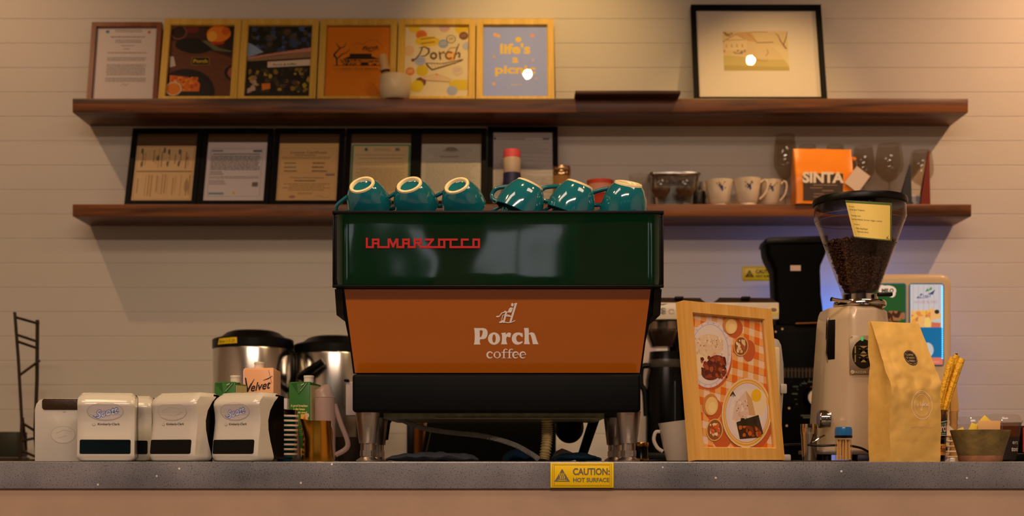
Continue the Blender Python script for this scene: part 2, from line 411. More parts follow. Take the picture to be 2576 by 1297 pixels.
def caution(name, label, x, y, z, w, h, faded, grp=None):
    o = T(name, label, 'sign', (x, y, z))
    P('plate', box(-w/2, w/2, -.003, 0, 0, h, .001), M('sign_yellow', (238, 200, 8), .35), o)
    ink = (120, 112, 92) if faded else (42, 40, 34); a = Art()
    for q in (.035, .06):
        r = [(-w/2+w*q, h*q*1.6), (w/2-w*q, h*q*1.6), (w/2-w*q, h-h*q*1.6), (-w/2+w*q, h-h*q*1.6)]; a.line(r+[r[0]], w*.006, (150, 118, 20), False)
    a.poly([(-w*.44, h*.24), (-w*.19, h*.24), (-w*.315, h*.76)], ink)
    for k in (-1, 0, 1):
        a.line([(-w*.315+k*w*.03+w*.008*math.sin(q*1.6), h*(.36+.055*q)) for q in range(5)], w*.011, (238, 200, 8))
    a.line([(-w*.38, h*.30), (-w*.25, h*.30)], w*.01, (238, 200, 8))
    a.text('CAUTION:', w*.145, h*.52, h*.27, ink, bold=.03, w=w*.58); a.text('HOT SURFACE', w*.145, h*.235, h*.165, ink, bold=.03, w=w*.57)
    a.build('lettering', PG, o, lambda u, v, k: (u, -.0031-k, v)); return o
caution('caution_sign', 'yellow hot-surface caution sign stuck on the stone counter edge', X(1464, CF), CF-.0005, Z(1226, CF), S(159, CF), S(63, CF), True)
caution('caution_sign', 'yellow hot-surface caution sign on the back wall beside the black hopper', X(1914, WD), WD-.0005, Z(706, WD), S(92, WD), S(36, WD), False)
bk = T('back_counter', 'back counter along the white board wall behind the machines', 'counter', (0, 4.02, 0))
P('worktop', box(-2.9, 2.9, -.02, .779, .955, .995, .003), M('dark_stone_top', (44, 40, 38), .3), bk)
P('cabinet', box(-2.88, 2.88, .02, .775, 0, .955), M('dark_cabinet', (50, 40, 32), .6), bk)
# ---------------------------------------------------------------- shelves
SF = 4.61
shelf_m = wood('dark_walnut', (58, 32, 15), (138, 82, 40), 'X', 2.2, 16, .4)
US = Z(247, SF); LS = Z(513, SF)
s1 = P('wall_shelf', box(X(182, SF), X(2436, SF), SF, WD+.002, Z(283, SF), US, .003), shelf_m)
tagm(s1, 'upper thick dark wood shelf holding the light oak poster frames', 'shelf')
s2 = P('wall_shelf', box(X(182, SF), X(2444, SF), SF, WD+.002, Z(544, SF), LS, .003), shelf_m)
tagm(s2, 'lower thick dark wood shelf holding black certificate frames and glasses', 'shelf')
# board lying on the upper shelf, its edge overhanging
o = P('serving_board', box(X(1447, 4.56), X(1712, 4.56), 4.555, 4.74, US, US+.0125, .003), wood('board_wood', (58, 32, 16), (82, 48, 24), 'X', 3, 12, .5))
tagm(o, 'flat dark wooden board overhanging the upper shelf edge left of the black frame', 'board')
# ---------------------------------------------------------------- picture frames
oak = wood('light_oak', (204, 162, 58), (222, 182, 78), 'Z', 5, 16, .5); blackf = M('black_frame', (8, 7, 7), .6, spec=.15); brownf = wood('brown_frame', (108, 58, 26), (134, 76, 36), 'Z', 4, 14, .4)
pane = thin_glass('picture_glass', (250, 250, 250), .0, .9)
def frame(label, x, y, z, W, H, bw, dp, mat, art, lean, rz=0, grp=None, inner=None, cat='picture frame', name='picture_frame', bot=None, backing=(60, 42, 28), pm=None, pd=.62):
    o = T(name, label, cat, (x, y, z+dp*math.sin(lean)), rz, grp, rx=-lean)
    bot = bot or bw
    bm = NB(); prof = [(0, 0), (0, dp), (bw, dp), (bw, .004), (bw*.92, 0)]
    cs = [(-W/2, 0), (W/2, 0), (W/2, H), (-W/2, H)]; V = []
    for (cx_, cz_), (sx_, sz_) in zip(cs, [(1, 1), (-1, 1), (-1, -1), (1, -1)]):
        V.append([bm.verts.new((cx_+sx_*p[0], p[1], cz_+sz_*p[0]*(bot/bw if sz_ > 0 else 1))) for p in prof])
    for i in range(4):
        A, B = V[i], V[(i+1) % 4]
        for k in range(len(prof)): bm.faces.new((A[k], A[(k+1) % len(prof)], B[(k+1) % len(prof)], B[k]))
    P('moulding', bm, mat, o, 20)
    P('backing', box(-W/2+bw*.5, W/2-bw*.5, dp*pd, dp*.9, bot*.5, H-bw*.5), M('backing_%d' % backing[0], backing, .8), o, 0)
    if art: art.build('print', pm or PR, o, lambda u, v, h: (u, dp*pd-.0004-h, v))
    P('glass', box(-W/2+bw*.8, W/2-bw*.8, .0055, .007, bot*.8, H-bw*.8), pane, o, 0)
    return o
# ================================================================ upper shelf
OD = 4.77; K = OD/F*.985
def zq(zx0, zy0, sc, cxt, top, vtop, k=K, H0=43, sh=.0145):
    """photo crop coordinates -> sheet coordinates of a leaning frame"""
    def q(a, b):
        px, py = zx0+a*sc, zy0+b*sc
        cc = CX+(cxt-CX)*(1+(py-H0)/205*sh)
        return ((px-cc)*k, vtop-(py-top)*k)
    return q
W_, H_, B_ = .2795, .340, .0245
IW, IT, IB = W_/2-B_+.002, H_-B_+.002, B_-.002
def sheet(col): a = Art(); a.rect(-IW, IB, IW, IT, col); return a
class Clip(Art):
    def __init__(s, x0, y0, x1, y1): super().__init__(); s.b = (x0, y0, x1, y1)
    def poly(s, pts, col, holes=()):
        def cut(P_, ax, lim, sg):
            out = []
            for i in range(len(P_)):
                a, c = P_[i-1], P_[i]; ia, ic = sg*(a[ax]-lim) >= 0, sg*(c[ax]-lim) >= 0
                if ia != ic:
                    t = (lim-a[ax])/(c[ax]-a[ax]); out.append((a[0]+(c[0]-a[0])*t, a[1]+(c[1]-a[1])*t))
                if ic: out.append(c)
            return out
        for ax, lim, sg in ((0, s.b[0], 1), (1, s.b[1], 1), (0, s.b[2], -1), (1, s.b[3], -1)):
            pts = cut(pts, ax, lim, sg)
            if len(pts) < 3: return s
        return Art.poly(s, pts, col, holes)
def csheet(col): a = Clip(-IW, IB, IW, IT); a.rect(-IW, IB, IW, IT, col); return a
rnd = random.Random(3)
# -- food table photograph
q = zq(160, 20, .2562, 511, 58, IT-.002); a = csheet((112, 66, 38))
for k in range(14): a.poly([q(1040, 420+k*34), q(1680, 560+k*34), q(1680, 566+k*34), q(1040, 430+k*34)], (92+6*(k % 3), 52+4*(k % 3), 30))
def E(a_, x, y, rx, ry, col, rot=0, hole=None): u, v = q(x, y); kk = K*.2562; return a_.ell(u, v, rx*kk, ry*kk, col, rot=rot, hole=hole)
a.poly([q(1040, 130), q(1690, 130), q(1690, 520), q(1480, 440), q(1040, 300)], (66, 38, 24))
E(a, 1120, 215, 85, 80, (140, 86, 66)); E(a, 1120, 215, 72, 68, (52, 28, 20)); E(a, 1260, 180, 60, 50, (118, 38, 24)); E(a, 1650, 260, 80, 200, (42, 26, 18))
E(a, 1270, 370, 185, 85, (22, 18, 18), -.12)
a.poly([q(1350, 310), q(1400, 310), q(1540, 400), q(1650, 425), q(1640, 440), q(1480, 420)], (110, 110, 70))
E(a, 1510, 330, 70, 26, (196, 60, 20)); E(a, 1520, 232, 120, 92, (246, 140, 24)); E(a, 1455, 262, 50, 60, (255, 184, 60)); E(a, 1590, 200, 40, 46, (220, 104, 14))
a.poly([q(1040, 490), q(1075, 490), q(1098, 595), q(1040, 610)], (214, 200, 186))
E(a, 1690, 670, 112, 96, (40, 24, 22)); E(a, 1700, 670, 90, 76, (170, 92, 72))
E(a, 1190, 900, 295, 272, (24, 22, 20)); E(a, 1190, 900, 250, 220, (34, 30, 26))
a.poly([q(1040, 700), q(1180, 715), q(1300, 740), q(1340, 800), q(1330, 880), q(1040, 880)], (232, 118, 16))
a.blobs(*q(1050, 870), *q(1320, 720), 40, .008, [(246, 150, 40), (206, 82, 10), (250, 170, 60), (150, 50, 10)], rnd)
E(a, 1080, 850, 82, 78, (226, 200, 160)); E(a, 1080, 852, 68, 64, (236, 134, 30))
x, y = q(1342, 542); kk = K*.2562
a.rect(x-90*kk, y-46*kk, x+90*kk, y+46*kk, (168, 132, 20), r=16*kk); a.rect(x-84*kk, y-40*kk, x+84*kk, y+40*kk, (24, 36, 16), r=13*kk); a.text('Porch', x, y-18*kk, 40*kk, (226, 180, 24), bold=.03, w=140*kk)
food = a
# -- house front photograph
q = zq(160, 20, .2562, 706, 58, IT-.002); a = csheet((34, 38, 24))
a.blobs(*q(1830, 450), *q(2440, 150), 130, .013, [(26, 30, 18), (44, 50, 26), (20, 24, 18), (58, 76, 110), (40, 44, 30), (88, 74, 48), (70, 100, 150)], rnd)
a.poly([q(1800, 330), q(1860, 360), q(1960, 440), q(1800, 500)], (150, 176, 206))
a.poly([q(1800, 500), q(2440, 385), q(2440, 430), q(2100, 470), q(1800, 520)], (214, 150, 124))
for k in range(9): a.line([q(1850+k*66, 488-k*11), q(1900+k*66, 474-k*11)], .0016, (180, 96, 76), False)
a.poly([q(1800, 520), q(2440, 430), q(2440, 500), q(1800, 545)], (164, 128, 90))
a.poly([q(1800, 545), q(2440, 505), q(2440, 900), q(1800, 900)], (30, 30, 20))
a.blobs(*q(1805, 890), *q(2430, 620), 90, .010, [(24, 26, 18), (60, 60, 24), (150, 120, 30), (190, 160, 50), (40, 50, 24), (90, 66, 44), (22, 22, 16)], rnd)
a.blobs(*q(1800, 900), *q(1900, 640), 12, .010, [(200, 170, 150), (160, 120, 90), (180, 150, 50)], rnd)
a.poly([q(1945, 795), q(2030, 790), q(2030, 850), q(1950, 870)], (230, 130, 40))
a.poly([q(2000, 550), q(2430, 520), q(2430, 590), q(2000, 615)], (240, 218, 188))
x, y = q(2170, 590); a.text('Porch & coffee', x, y, .0085, (60, 84, 60), bold=.02, w=.084, rot=.05, shear=.2)
house = a
# -- orange house drawing
q = zq(780, 20, .2562, 903, 60, IT-.003); a = csheet((60, 34, 10)); a.rect(-IW+.003, IB, IW-.002, IT-.004, (242, 140, 8)); ink = (50, 34, 22); kk = K*.2562
a.line([q(260, 590), q(258, 520), q(232, 470), q(290, 400), q(252, 345)], [.0055, .006, .0062, .005, .002], ink); a.line([q(285, 405), q(330, 385), q(352, 340)], [.004, .003, .0015], ink); a.line([q(258, 525), q(310, 470), q(360, 445), q(394, 404)], [.005, .0042, .003, .001], ink); a.line([q(236, 470), q(226, 500)], .003, ink)
a.poly([q(386, 462), q(604, 462), q(604, 500), q(386, 500)], ink); a.poly([q(386, 492), q(604, 492), q(690, 525), q(310, 525)], ink)
a.line([q(300, 540), q(690, 540)], .002, ink); a.line([q(290, 560), q(700, 560)], .0016, ink)
a.blobs(*q(285, 560), *q(500, 530), 14, .004, [ink], rnd); a.blobs(*q(320, 598), *q(460, 570), 16, .0038, [ink], rnd); a.poly([q(500, 562), q(570, 562), q(578, 596), q(490, 596)], ink); a.blobs(*q(600, 598), *q(690, 575), 9, .004, [ink], rnd); a.blobs(*q(570, 558), *q(690, 535), 9, .003, [ink], rnd)
a.line([q(225, 596), q(700, 596)], .0022, ink); a.line([q(228, 655), q(690, 655)], .001, (170, 84, 10))
a.line([q(228, 630), q(270, 630)], .001, ink); x, y = q(475, 640); a.text('CHECK YOUR BREAKS', x, y, .0062, (120, 58, 14), bold=.01, w=380*kk)
x, y = q(590, 412); a.text('Porch', x, y, .014, ink, bold=.03, w=160*kk, rot=.08, shear=.4); a.line([q(520, 415), q(600, 428), q(680, 412)], .0016, ink); a.poly([q(556, 428), q(660, 416), q(585, 446)], (176, 86, 10))
x, y = q(610, 420); a.arc(x, y, 105*kk, 112*kk, 8, 150, .0012, (170, 80, 10)); a.line([q(405, 358), q(450, 355), q(470, 340), q(515, 358)], .0012, (150, 70, 10)); a.line([q(462, 385), q(450, 420)], .001, (150, 70, 10))
drawing = a
# -- cream poster with round badges
q = zq(780, 20, .2562, 1099.5, 60, IT-.002); a = csheet((238, 220, 176)); br = (104, 66, 34)
def B(x, y, r, col, col2=None, r2=None): u, v = q(x, y); a.poly([(u+r*kk*math.cos(t*.2618), v+(r2 or r)*kk*math.sin(t*.2618)) for t in range(24)], col); col2 and [a.line([q(x-r*.5, y-r*.2+j*r*.4), q(x+r*.5, y-r*.35+j*r*.4)], r*.13*kk, col2) for j in range(2)]
B(1020, 170, 60, (240, 205, 40)); B(1320, 168, 54, (214, 178, 172)); B(1490, 180, 66, (236, 200, 20)); B(1090, 252, 56, (232, 120, 40), (196, 80, 30)); B(1155, 325, 128, (238, 200, 30), (176, 130, 30), 58)
B(1510, 262, 46, (120, 70, 50), (210, 130, 70)); B(1308, 352, 50, (150, 172, 214), (226, 200, 120)); B(1384, 300, 48, (112, 100, 70)); B(1384, 300, 40, (232, 214, 170), (70, 64, 50)); B(965, 430, 55, (238, 196, 140)); B(1540, 380, 44, (190, 196, 216))
B(1100, 655, 60, (228, 196, 10), None, 64); B(980, 665, 46, (232, 140, 60), (250, 220, 170)); B(1085, 785, 54, (110, 62, 40), (200, 110, 60)); B(1450, 655, 55, (226, 204, 176), (200, 170, 150))
a.poly([q(1360, 790), q(1420, 758), q(1550, 758), q(1550, 870), q(1450, 872), q(1370, 830)], (230, 200, 6)); B(1050, 830, 66, (232, 204, 20)); B(1395, 880, 52, (168, 182, 214)); B(1080, 545, 54, (178, 188, 214), (150, 160, 190)); B(1380, 490, 52, (246, 170, 60), (250, 230, 190))
# hand-lettered word
a.line([q(1010, 540), q(1040, 520), q(1075, 470), q(1100, 400)], [.0085, .005, .005, .0045], br); a.ell(*q(1008, 538), .006, .006, br); a.line([q(1072, 400), q(1120, 388), q(1165, 412), q(1165, 455), q(1130, 490), q(1090, 492)], [.0025, .004, .0065, .0065, .004, .0025], br)
u, v = q(1212, 490); a.ell(u, v, 36*kk, 42*kk, br, hole=.5); a.line([q(1270, 450), q(1280, 528)], .006, br); a.line([q(1280, 470), q(1310, 446), q(1320, 462)], .0045, br)
u, v = q(1365, 485); a.arc(u, v, 34*kk, 38*kk, 50, 310, .0055, br); a.line([q(1415, 525), q(1440, 420), q(1465, 355)], [.005, .005, .003], br); a.line([q(1430, 480), q(1460, 452), q(1472, 470), q(1462, 505), q(1480, 502)], [.003, .005, .006, .005, .002], br); a.line([q(1345, 450), q(1380, 400), q(1440, 395)], .0015, br)
a.poly([q(1130, 570), q(1300, 575), q(1510, 525), q(1490, 550), q(1330, 610), q(1195, 655), q(1150, 610)], br); a.poly([q(1150, 580), q(1310, 584), q(1480, 545), q(1320, 600), q(1200, 640), q(1168, 606)], (238, 220, 176))
for j in range(9): a.line([q(1190+j*28, 584), q(1205+j*28, 632-j*7)], .001, br, False)
a.poly([q(1090, 740), q(1240, 690), q(1390, 760), q(1370, 780), q(1140, 765)], (232, 204, 160)); a.line([q(1090, 740), q(1240, 690), q(1390, 760)], .0012, (190, 140, 80)); a.line([q(1140, 768), q(1370, 782)], .0012, (190, 140, 80)); a.poly([q(1220, 690), q(1262, 700), q(1250, 725)], (240, 160, 40))
cream = a
# -- blue poster
q = zq(780, 20, .2562, 1296, 62, IT-.003); a = csheet((236, 220, 190)); yl = (244, 206, 60); a.rect(-IW+.002, IB, IW-.003, IT-.004, (150, 172, 255))
x, y = q(2015, 466); a.text("life's", x, y, .041, yl, bold=.035, w=300*kk); x, y = q(2015, 568); a.text('a', x, y, .031, yl, bold=.035, w=60*kk); x, y = q(2015, 690); a.text('picnic', x, y, .034, yl, bold=.035, w=400*kk)
B(2045, 310, 30, yl); B(1815, 255, 22, (238, 178, 150)); B(1848, 268, 20, (240, 190, 120)); B(2185, 265, 22, (232, 160, 140)); B(1808, 505, 16, (214, 170, 150)); B(2190, 540, 14, (214, 180, 160)); B(1805, 808, 18, (228, 190, 130)); B(2220, 750, 12, (214, 180, 160)); x, y = q(2030, 822); a.text('porch', x, y, .006, (226, 200, 150), bold=.02, w=110*kk)
blue = a
lean = math.asin(.094/H_)
for lab, cx_, art in (('leftmost oak frame, with a dark photograph of food on a table', 511, food), ('light oak frame with a photograph of trees over a tiled-roof house front', 706, house),
        ('light oak frame with an orange poster of a tree and low house drawing', 903, drawing), ('light oak frame with a cream poster of round badges and brown lettering', 1099.5, cream), ("light oak frame with a pale blue poster in yellow lettering, rightmost oak frame", 1296, blue)):
    frame(lab, X(cx_, OD), 4.676, US+.0005, W_, H_, B_, .02, oak, art, lean, grp='light oak poster frames on the upper shelf')
# brown certificate
a = Art(); w2, h2 = .1095, .325; a.rect(-.112, .014, .112, .306, (226, 214, 206)); g = (150, 138, 130); vt = .306
q = zq(160, 20, .2562, 320, 70, vt)
a.ell(*q(420, 240), .0075, .006, (86, 130, 160)); a.ell(*q(835, 245), .006, .006, (190, 120, 90)); a.ell(*q(845, 230), .003, .003, (220, 190, 60))
for x0, x1, y0, y1, n in ((490, 770, 215, 250, 2), (440, 800, 285, 310, 1), (490, 760, 325, 365, 2), (550, 690, 385, 400, 1), (575, 640, 420, 436, 1), (415, 810, 460, 480, 1), (405, 805, 515, 560, 3), (395, 800, 590, 715, 8), (385, 800, 735, 785, 3)):
    p0, p1 = q(x0, y1), q(x1, y0); a.scrib(p0[0], p0[1], p1[0], p1[1], n, g, .5, minl=.94, align='c')
a.line([q(545, 825), q(575, 800), q(590, 825), q(625, 800)], .001, (70, 60, 60))
frame('reddish brown wooden frame with a white certificate, at the left end of the upper shelf', X(320, OD), 4.70, US+.0005, .254, .322, .0185, .018, brownf, a, math.asin(.066/.325))
# black frame with wide white mat
a = Art(); W2, H2 = .4725, .391; a.rect(-W2/2+.016, .014, W2/2-.016, H2-.016, (232, 220, 204))
q = zq(1420, 0, .2562, 1901.5, 24, H2-.0185, OD/F*.985, 10, .02)
x0, y1 = q(1555, 322); x1, y0 = q(2225, 762)
c = Clip(x0, y0, x1, y1); c.k = 2; c.v, c.f, c.c = a.v, a.f, a.c; a = c; a.rect(x0, y0, x1, y1, (226, 200, 150)); kk = OD/F*.985*.2562
a.poly([(x0, y0), (x1, y0), q(2225, 640), q(2000, 640), q(1700, 600), (x0, q(0, 590)[1])], (206, 184, 104)); a.poly([(x0, y0), (x1, y0), (x1, q(0, 720)[1]), (x0, q(0, 700)[1])], (186, 164, 78))
a.poly([q(2020, 470), q(2120, 560), q(2225, 720), q(2225, 560), q(2120, 480)], (230, 210, 160))
a.poly([q(1590, 420), q(1690, 360), q(1800, 420), q(1800, 520), q(1590, 540)], (236, 208, 158)); a.line([q(1560, 440), q(1690, 355), q(1810, 425)], .0025, (160, 112, 60)); a.line([q(1600, 420), q(1780, 416)], .002, (170, 104, 60)); a.poly([q(1690, 340), q(1840, 330), q(1910, 450), q(1810, 430)], (216, 170, 112))
a.line([q(1900, 450), q(2060, 445)], .0035, (142, 96, 44)); a.line([q(1800, 340), q(1900, 440)], .0015, (160, 120, 70)); a.blobs(*q(1560, 380), *q(1660, 330), 8, .006, [(170, 124, 62), (150, 104, 50)], rnd); a.blobs(*q(1560, 575), *q(1790, 530), 12, .006, [(160, 130, 90), (190, 150, 90), (214, 150, 60), (140, 112, 84)], rnd)
for j in range(4): a.line([q(1600+j*52, 470), q(1600+j*52, 500)], .003, (170, 130, 90))
a.line([q(2190, 515), q(2140, 440), q(2105, 360)], [.005, .004, .0025], (132, 88, 42)); a.line([q(2165, 470), q(2190, 390), q(2200, 330)], [.004, .003, .002], (132, 88, 42)); a.line([q(2120, 380), q(2080, 345)], .0015, (132, 88, 42)); a.line([q(1840, 330), q(2000, 330)], .002, (180, 140, 90)); a.line([q(1990, 600), q(2015, 560), q(2000, 525)], .002, (150, 110, 60)); a.line([q(1880, 640), q(2000, 660), q(2005, 630)], .0012, (150, 120, 60))
frame('large black frame with wide white mat around a small watercolour', X(1904, 4.75), 4.668, US+.0005, W2, H2, .0185, .022, blackf, a, math.asin(.102/.397))
# matcha bowl and whisk
d = 4.634
o = T('matcha_bowl', 'small cream ceramic bowl holding a bamboo whisk on the upper shelf', 'bowl', (X(994, d), d, US))
P('body', lathe([(.0, 0), (.042, 0), (.049, .006), (.0565, .035), (.0555, .070), (.053, .083), (.051, .083), (.052, .066), (.053, .035), (.043, .010), (0, .008)], seg=36), M('cream_glaze', (226, 204, 160), .3, bump=.1, bscale=30), o)
o = T('bamboo_whisk', 'bamboo matcha whisk standing tilted in the cream bowl', 'whisk', (X(982, d), d, US+.012)); o.rotation_euler = (0, R(-11), 0)
P('handle', lathe([(0, .150), (.014, .150), (.0155, .147), (.0155, .106), (.0185, .103), (.0185, .094), (.012, .093), (0, .093)], seg=20), M('bamboo', (206, 168, 110), .45), o)
P('binding', lathe([(.014, .094), (.0155, .092), (.0155, .089), (.014, .087)], seg=20), M('black_thread', (34, 28, 22), .8), o)
b = NB()
for k in range(26):
    an = 2*PI*k/26; tube([(.012*math.cos(an), .012*math.sin(an), .090), (.016*math.cos(an), .016*math.sin(an), .055), (.024*math.cos(an), .024*math.sin(an), .008), (.021*math.cos(an), .021*math.sin(an), .002)], [.0016, .0014, .0011, .0009], 5, b)
P('tines', b, M('bamboo_tines', (176, 128, 76), .5), o)
# ================================================================ lower shelf: black certificate frames
CW, CH, CB = .2535, .316, .0185; CD = 4.757; KC = CD/F*.98
def cert(lab, cx_, paper, drw, ptop, back=(86, 62, 34), by=4.645, ln=.108):
    a = Art(); iw = CW/2-CB+.002; a.rect(-iw, CB-.002, iw, CH-CB+.002, back); a.rect(-iw+.004, CB-.002, iw-.003, ptop, paper); drw(a, iw)
    frame(lab, X(cx_, CD), by, LS+.0005, CW, CH, CB, .013, blackf, a, math.asin(ln/CH), grp='black certificate frames on the lower shelf')
def d1(a, w):
    g = (140, 112, 70); f = [(-w+.010, .026), (w-.009, .026), (w-.009, .243), (-w+.010, .243)]; a.line(f+[f[0]], .0012, g, False); a.rect(-w+.012, .138, w-.011, .143, g)
    r = random.Random(5)
    for k in range(20):
        u = -w+.018+k*(2*w-.036)/19
        if r.random() < .8: a.rect(u, .036+.02*r.random(), u+.0016+.004*r.random(), .130-.02*r.random(), (184, 148, 96))
        if r.random() < .6: a.rect(u, .150+.03*r.random(), u+.0016+.003*r.random(), .238-.03*r.random(), (160, 130, 84))
    for u, v in ((-.085, .225), (-.083, .170), (-.005, .228), (.012, .222), (.05, .222), (-.026, .195), (.01, .172), (.05, .172)): a.ell(u, v, .004, .012, (96, 96, 70))
    a.ell(.078, .195, .003, .007, (176, 90, 50)); a.ell(.085, .08, .008, .026, (170, 134, 90))
def d2(a, w):
    g = (126, 122, 120); f = rrect(-w+.017, w-.018, .038, .236, .004); a.line(f+[f[0]], .001, (110, 120, 124), False); a.rect(-w+.024, .211, w-.026, .2145, (96, 94, 96)); a.rect(w-.052, .221, w-.02, .230, (100, 110, 116)); a.rect(-w+.02, .222, -w+.06, .230, (150, 148, 146))
    a.scrib(-w+.02, .145, w-.022, .207, 11, g, .62, minl=.95); a.scrib(-w+.02, .125, -.03, .142, 2, g, .5); a.scrib(-w+.02, .11, w-.02, .122, 2, (160, 148, 144), .5, minl=.9); a.scrib(-w+.02, .085, -.02, .105, 3, (150, 140, 136), .5); a.rect(w-.047, .078, w-.026, .096, (112, 104, 100)); a.rect(-w+.02, .045, -.035, .054, (120, 156, 158)); a.ell(.0, .052, .006, .006, (220, 186, 90))
def d3(a, w):
    g = (150, 118, 74); k = (90, 76, 52); x, y = 0, .215; a.text('License Certificate', x, y, .011, (108, 92, 62), bold=.01, w=.13); a.scrib(-.05, .205, .05, .211, 1, g)
    a.scrib(-w+.015, .192, w-.015, .202, 2, g, .4)
    for v in (.175, .158, .142): a.scrib(-.085, v-.004, -.025, v+.004, 1, k, .5); a.scrib(.015, v-.004, .08, v+.004, 1, k, .6)
    f = [(-w+.010, .022), (w-.009, .022), (w-.009, .236), (-w+.010, .236)]; a.line(f+[f[0]], .0006, g, False); a.rect(-w+.012, .134, w-.011, .1346, g); a.rect(w-.045, .123, w-.013, .130, (126, 112, 100)); a.text('Certificate of Business Registration', 0, .112, .006, k, w=.12, bold=.01); a.scrib(-.045, .099, .045, .105, 1, k, .7); a.scrib(-w+.02, .06, w-.02, .093, 4, g, .35, align='c'); a.scrib(-.04, .045, .03, .055, 2, g, .4, align='c'); a.line([(.03, .035), (.05, .041), (.06, .033), (.085, .036)], .001, k); a.ell(-.05, .036, .012, .006, (180, 120, 90))
def d4(a, w):
    a.line([(-w+.009, .02), (-w+.009, .250), (w-.007, .250), (w-.007, .02)], .0065, (56, 140, 104), False); a.ell(-.053, .232, .0065, .0065, (40, 104, 92)); a.rect(.052, .226, .068, .238, (128, 122, 104)); a.scrib(-.035, .226, .042, .237, 2, (160, 140, 100), .4, align='c')
    for v0, v1, n in ((.205, .213, 1), (.19, .2, 1), (.165, .18, 2), (.06, .155, 13)): a.scrib(-w+.02, v0, w-.02, v1, n, (168, 142, 98), .35, align='c', minl=.8)
def d5(a, w):
    g = (142, 134, 120); a.ell(0, .232, .022, .010, (128, 116, 100)); a.scrib(-.05, .222, .05, .230, 1, g, .6, align='c'); a.scrib(-.04, .198, .04, .206, 1, (110, 104, 96), .6); a.scrib(-w+.01, .19, w-.02, .238, 6, (158, 150, 136), .25, align='c'); a.scrib(-w+.02, .06, w-.015, .185, 18, (152, 144, 130), .35, minl=.85); a.rect(-w+.01, .07, -w+.036, .081, (84, 82, 110))
def d6(a, w):
    g = (128, 122, 122); a.rect(-w+.006, .268, -w+.014, .276, (50, 60, 60)); a.rect(w-.038, .266, w-.014, .275, (104, 104, 106)); a.scrib(-w+.02, .266, w-.05, .275, 1, (146, 142, 140), .5)
    r = random.Random(9)
    for k in range(15): v = .258-k*.0152; a.rect(-w+.006, v, w-.005, v+.0008, g); a.scrib(-w+.01, v+.002, w-.01, v+.012, 2, (160, 154, 152), .4, minl=.3)
    for u in (-.03, .03, .07): a.rect(u, .05, u+.0007, .12, g)
cert('black frame with a tan two-panel permit turned sideways, leftmost on the lower shelf', 423, (226, 190, 136), d1, .247)
cert('black frame with a white bordered text certificate, second from the left on the lower shelf', 600.5, (218, 208, 206), d2, .262)
cert('black frame with a tan licence certificate of signatures, third from the left', 780, (224, 184, 124), d3, .258)
cert('black frame with a cream certificate edged in green behind the teal cups', 960, (214, 188, 140), d4, .258)
cert('black frame with a plain grey-white certificate, right of the green-edged one', 1136, (196, 190, 174), d5, .255)
cert('black frame with a ruled grey form behind the pink-capped bottle, rightmost certificate', 1315, (196, 188, 186), d6, .2955, by=4.682, ln=.078)
# ---------------------------------------------------------------- lower shelf: bottles, cups, glasses
clear = thin_glass('clear_glass', (250, 248, 245), .02, 1.2)
smoke = thin_glass('smoked_glass', (243, 239, 233), .03, 1.3)
d = 4.643
o = T('spice_bottle', 'shaker bottle with a pink cap and dark label in front of the rightmost certificate', 'bottle', (X(1288, d), d, LS)); r = S(22, d); hh = Z(378, d)-LS
P('body', lathe([(0, 0), (r, 0), (r, .10), (r*.97, .118), (r, .124), (r, hh-.030), (r*.9, hh-.026), (0, hh-.026)], seg=28), M('cloudy_plastic', (205, 182, 158), .35), o)
P('cap', lathe([(r*.96, hh-.028), (r*.98, hh-.004), (r*.93, hh), (0, hh)], seg=28), M('pink_plastic', (240, 92, 96), .4), o)
b = NB(); bmesh.ops.create_cone(b, segments=28, radius1=r*1.015, radius2=r*1.015, depth=.05, cap_ends=False); xform(b, Matrix.Translation((0, 0, .090))); P('label', b, M('navy_label', (44, 46, 86), .4), o)
d = 4.645
o = T('lidded_jar', 'small glass jar with shiny metal lid beside the rightmost certificate frame', 'jar', (X(1413, d), d, LS)); hh = Z(420, d)-LS; r = S(23, d)
P('body', lathe([(0, 0), (r*.92, 0), (r, .004), (r, hh-.038), (r*.85, hh-.030), (0, hh-.03)], seg=28), M('amber_jar', (150, 110, 66), .12, coat=.6), o)
P('lid', lathe([(r*.9, hh-.031), (r*1.0, hh-.030), (r, hh-.018), (r*.95, hh-.016), (r, hh-.014), (r, hh-.003), (r*.95, hh), (0, hh)], seg=28), steel('tin_lid', (205, 170, 130), .22), o)
d = 4.67
o = T('red_bowl', 'small red bowl on the lower shelf behind the teal cup handles', 'bowl', (X(1510, d), d, LS)); hh = Z(455, d)-LS; r = S(34, d)
P('body', lathe([(0, 0), (r*.5, 0), (r*.75, hh*.3), (r*.97, hh*.8), (r, hh), (r*.96, hh), (r*.9, hh*.75), (r*.6, hh*.25), (0, .01)], seg=28), M('red_plastic', (206, 74, 48), .4), o)
b = NB(); bmesh.ops.create_cone(b, segments=28, radius1=r*.93, radius2=r*1.0, depth=hh*.35, cap_ends=False); xform(b, Matrix.Translation((0, 0, hh*.66))); P('label', b, M('pale_pink', (214, 150, 128), .5), o)
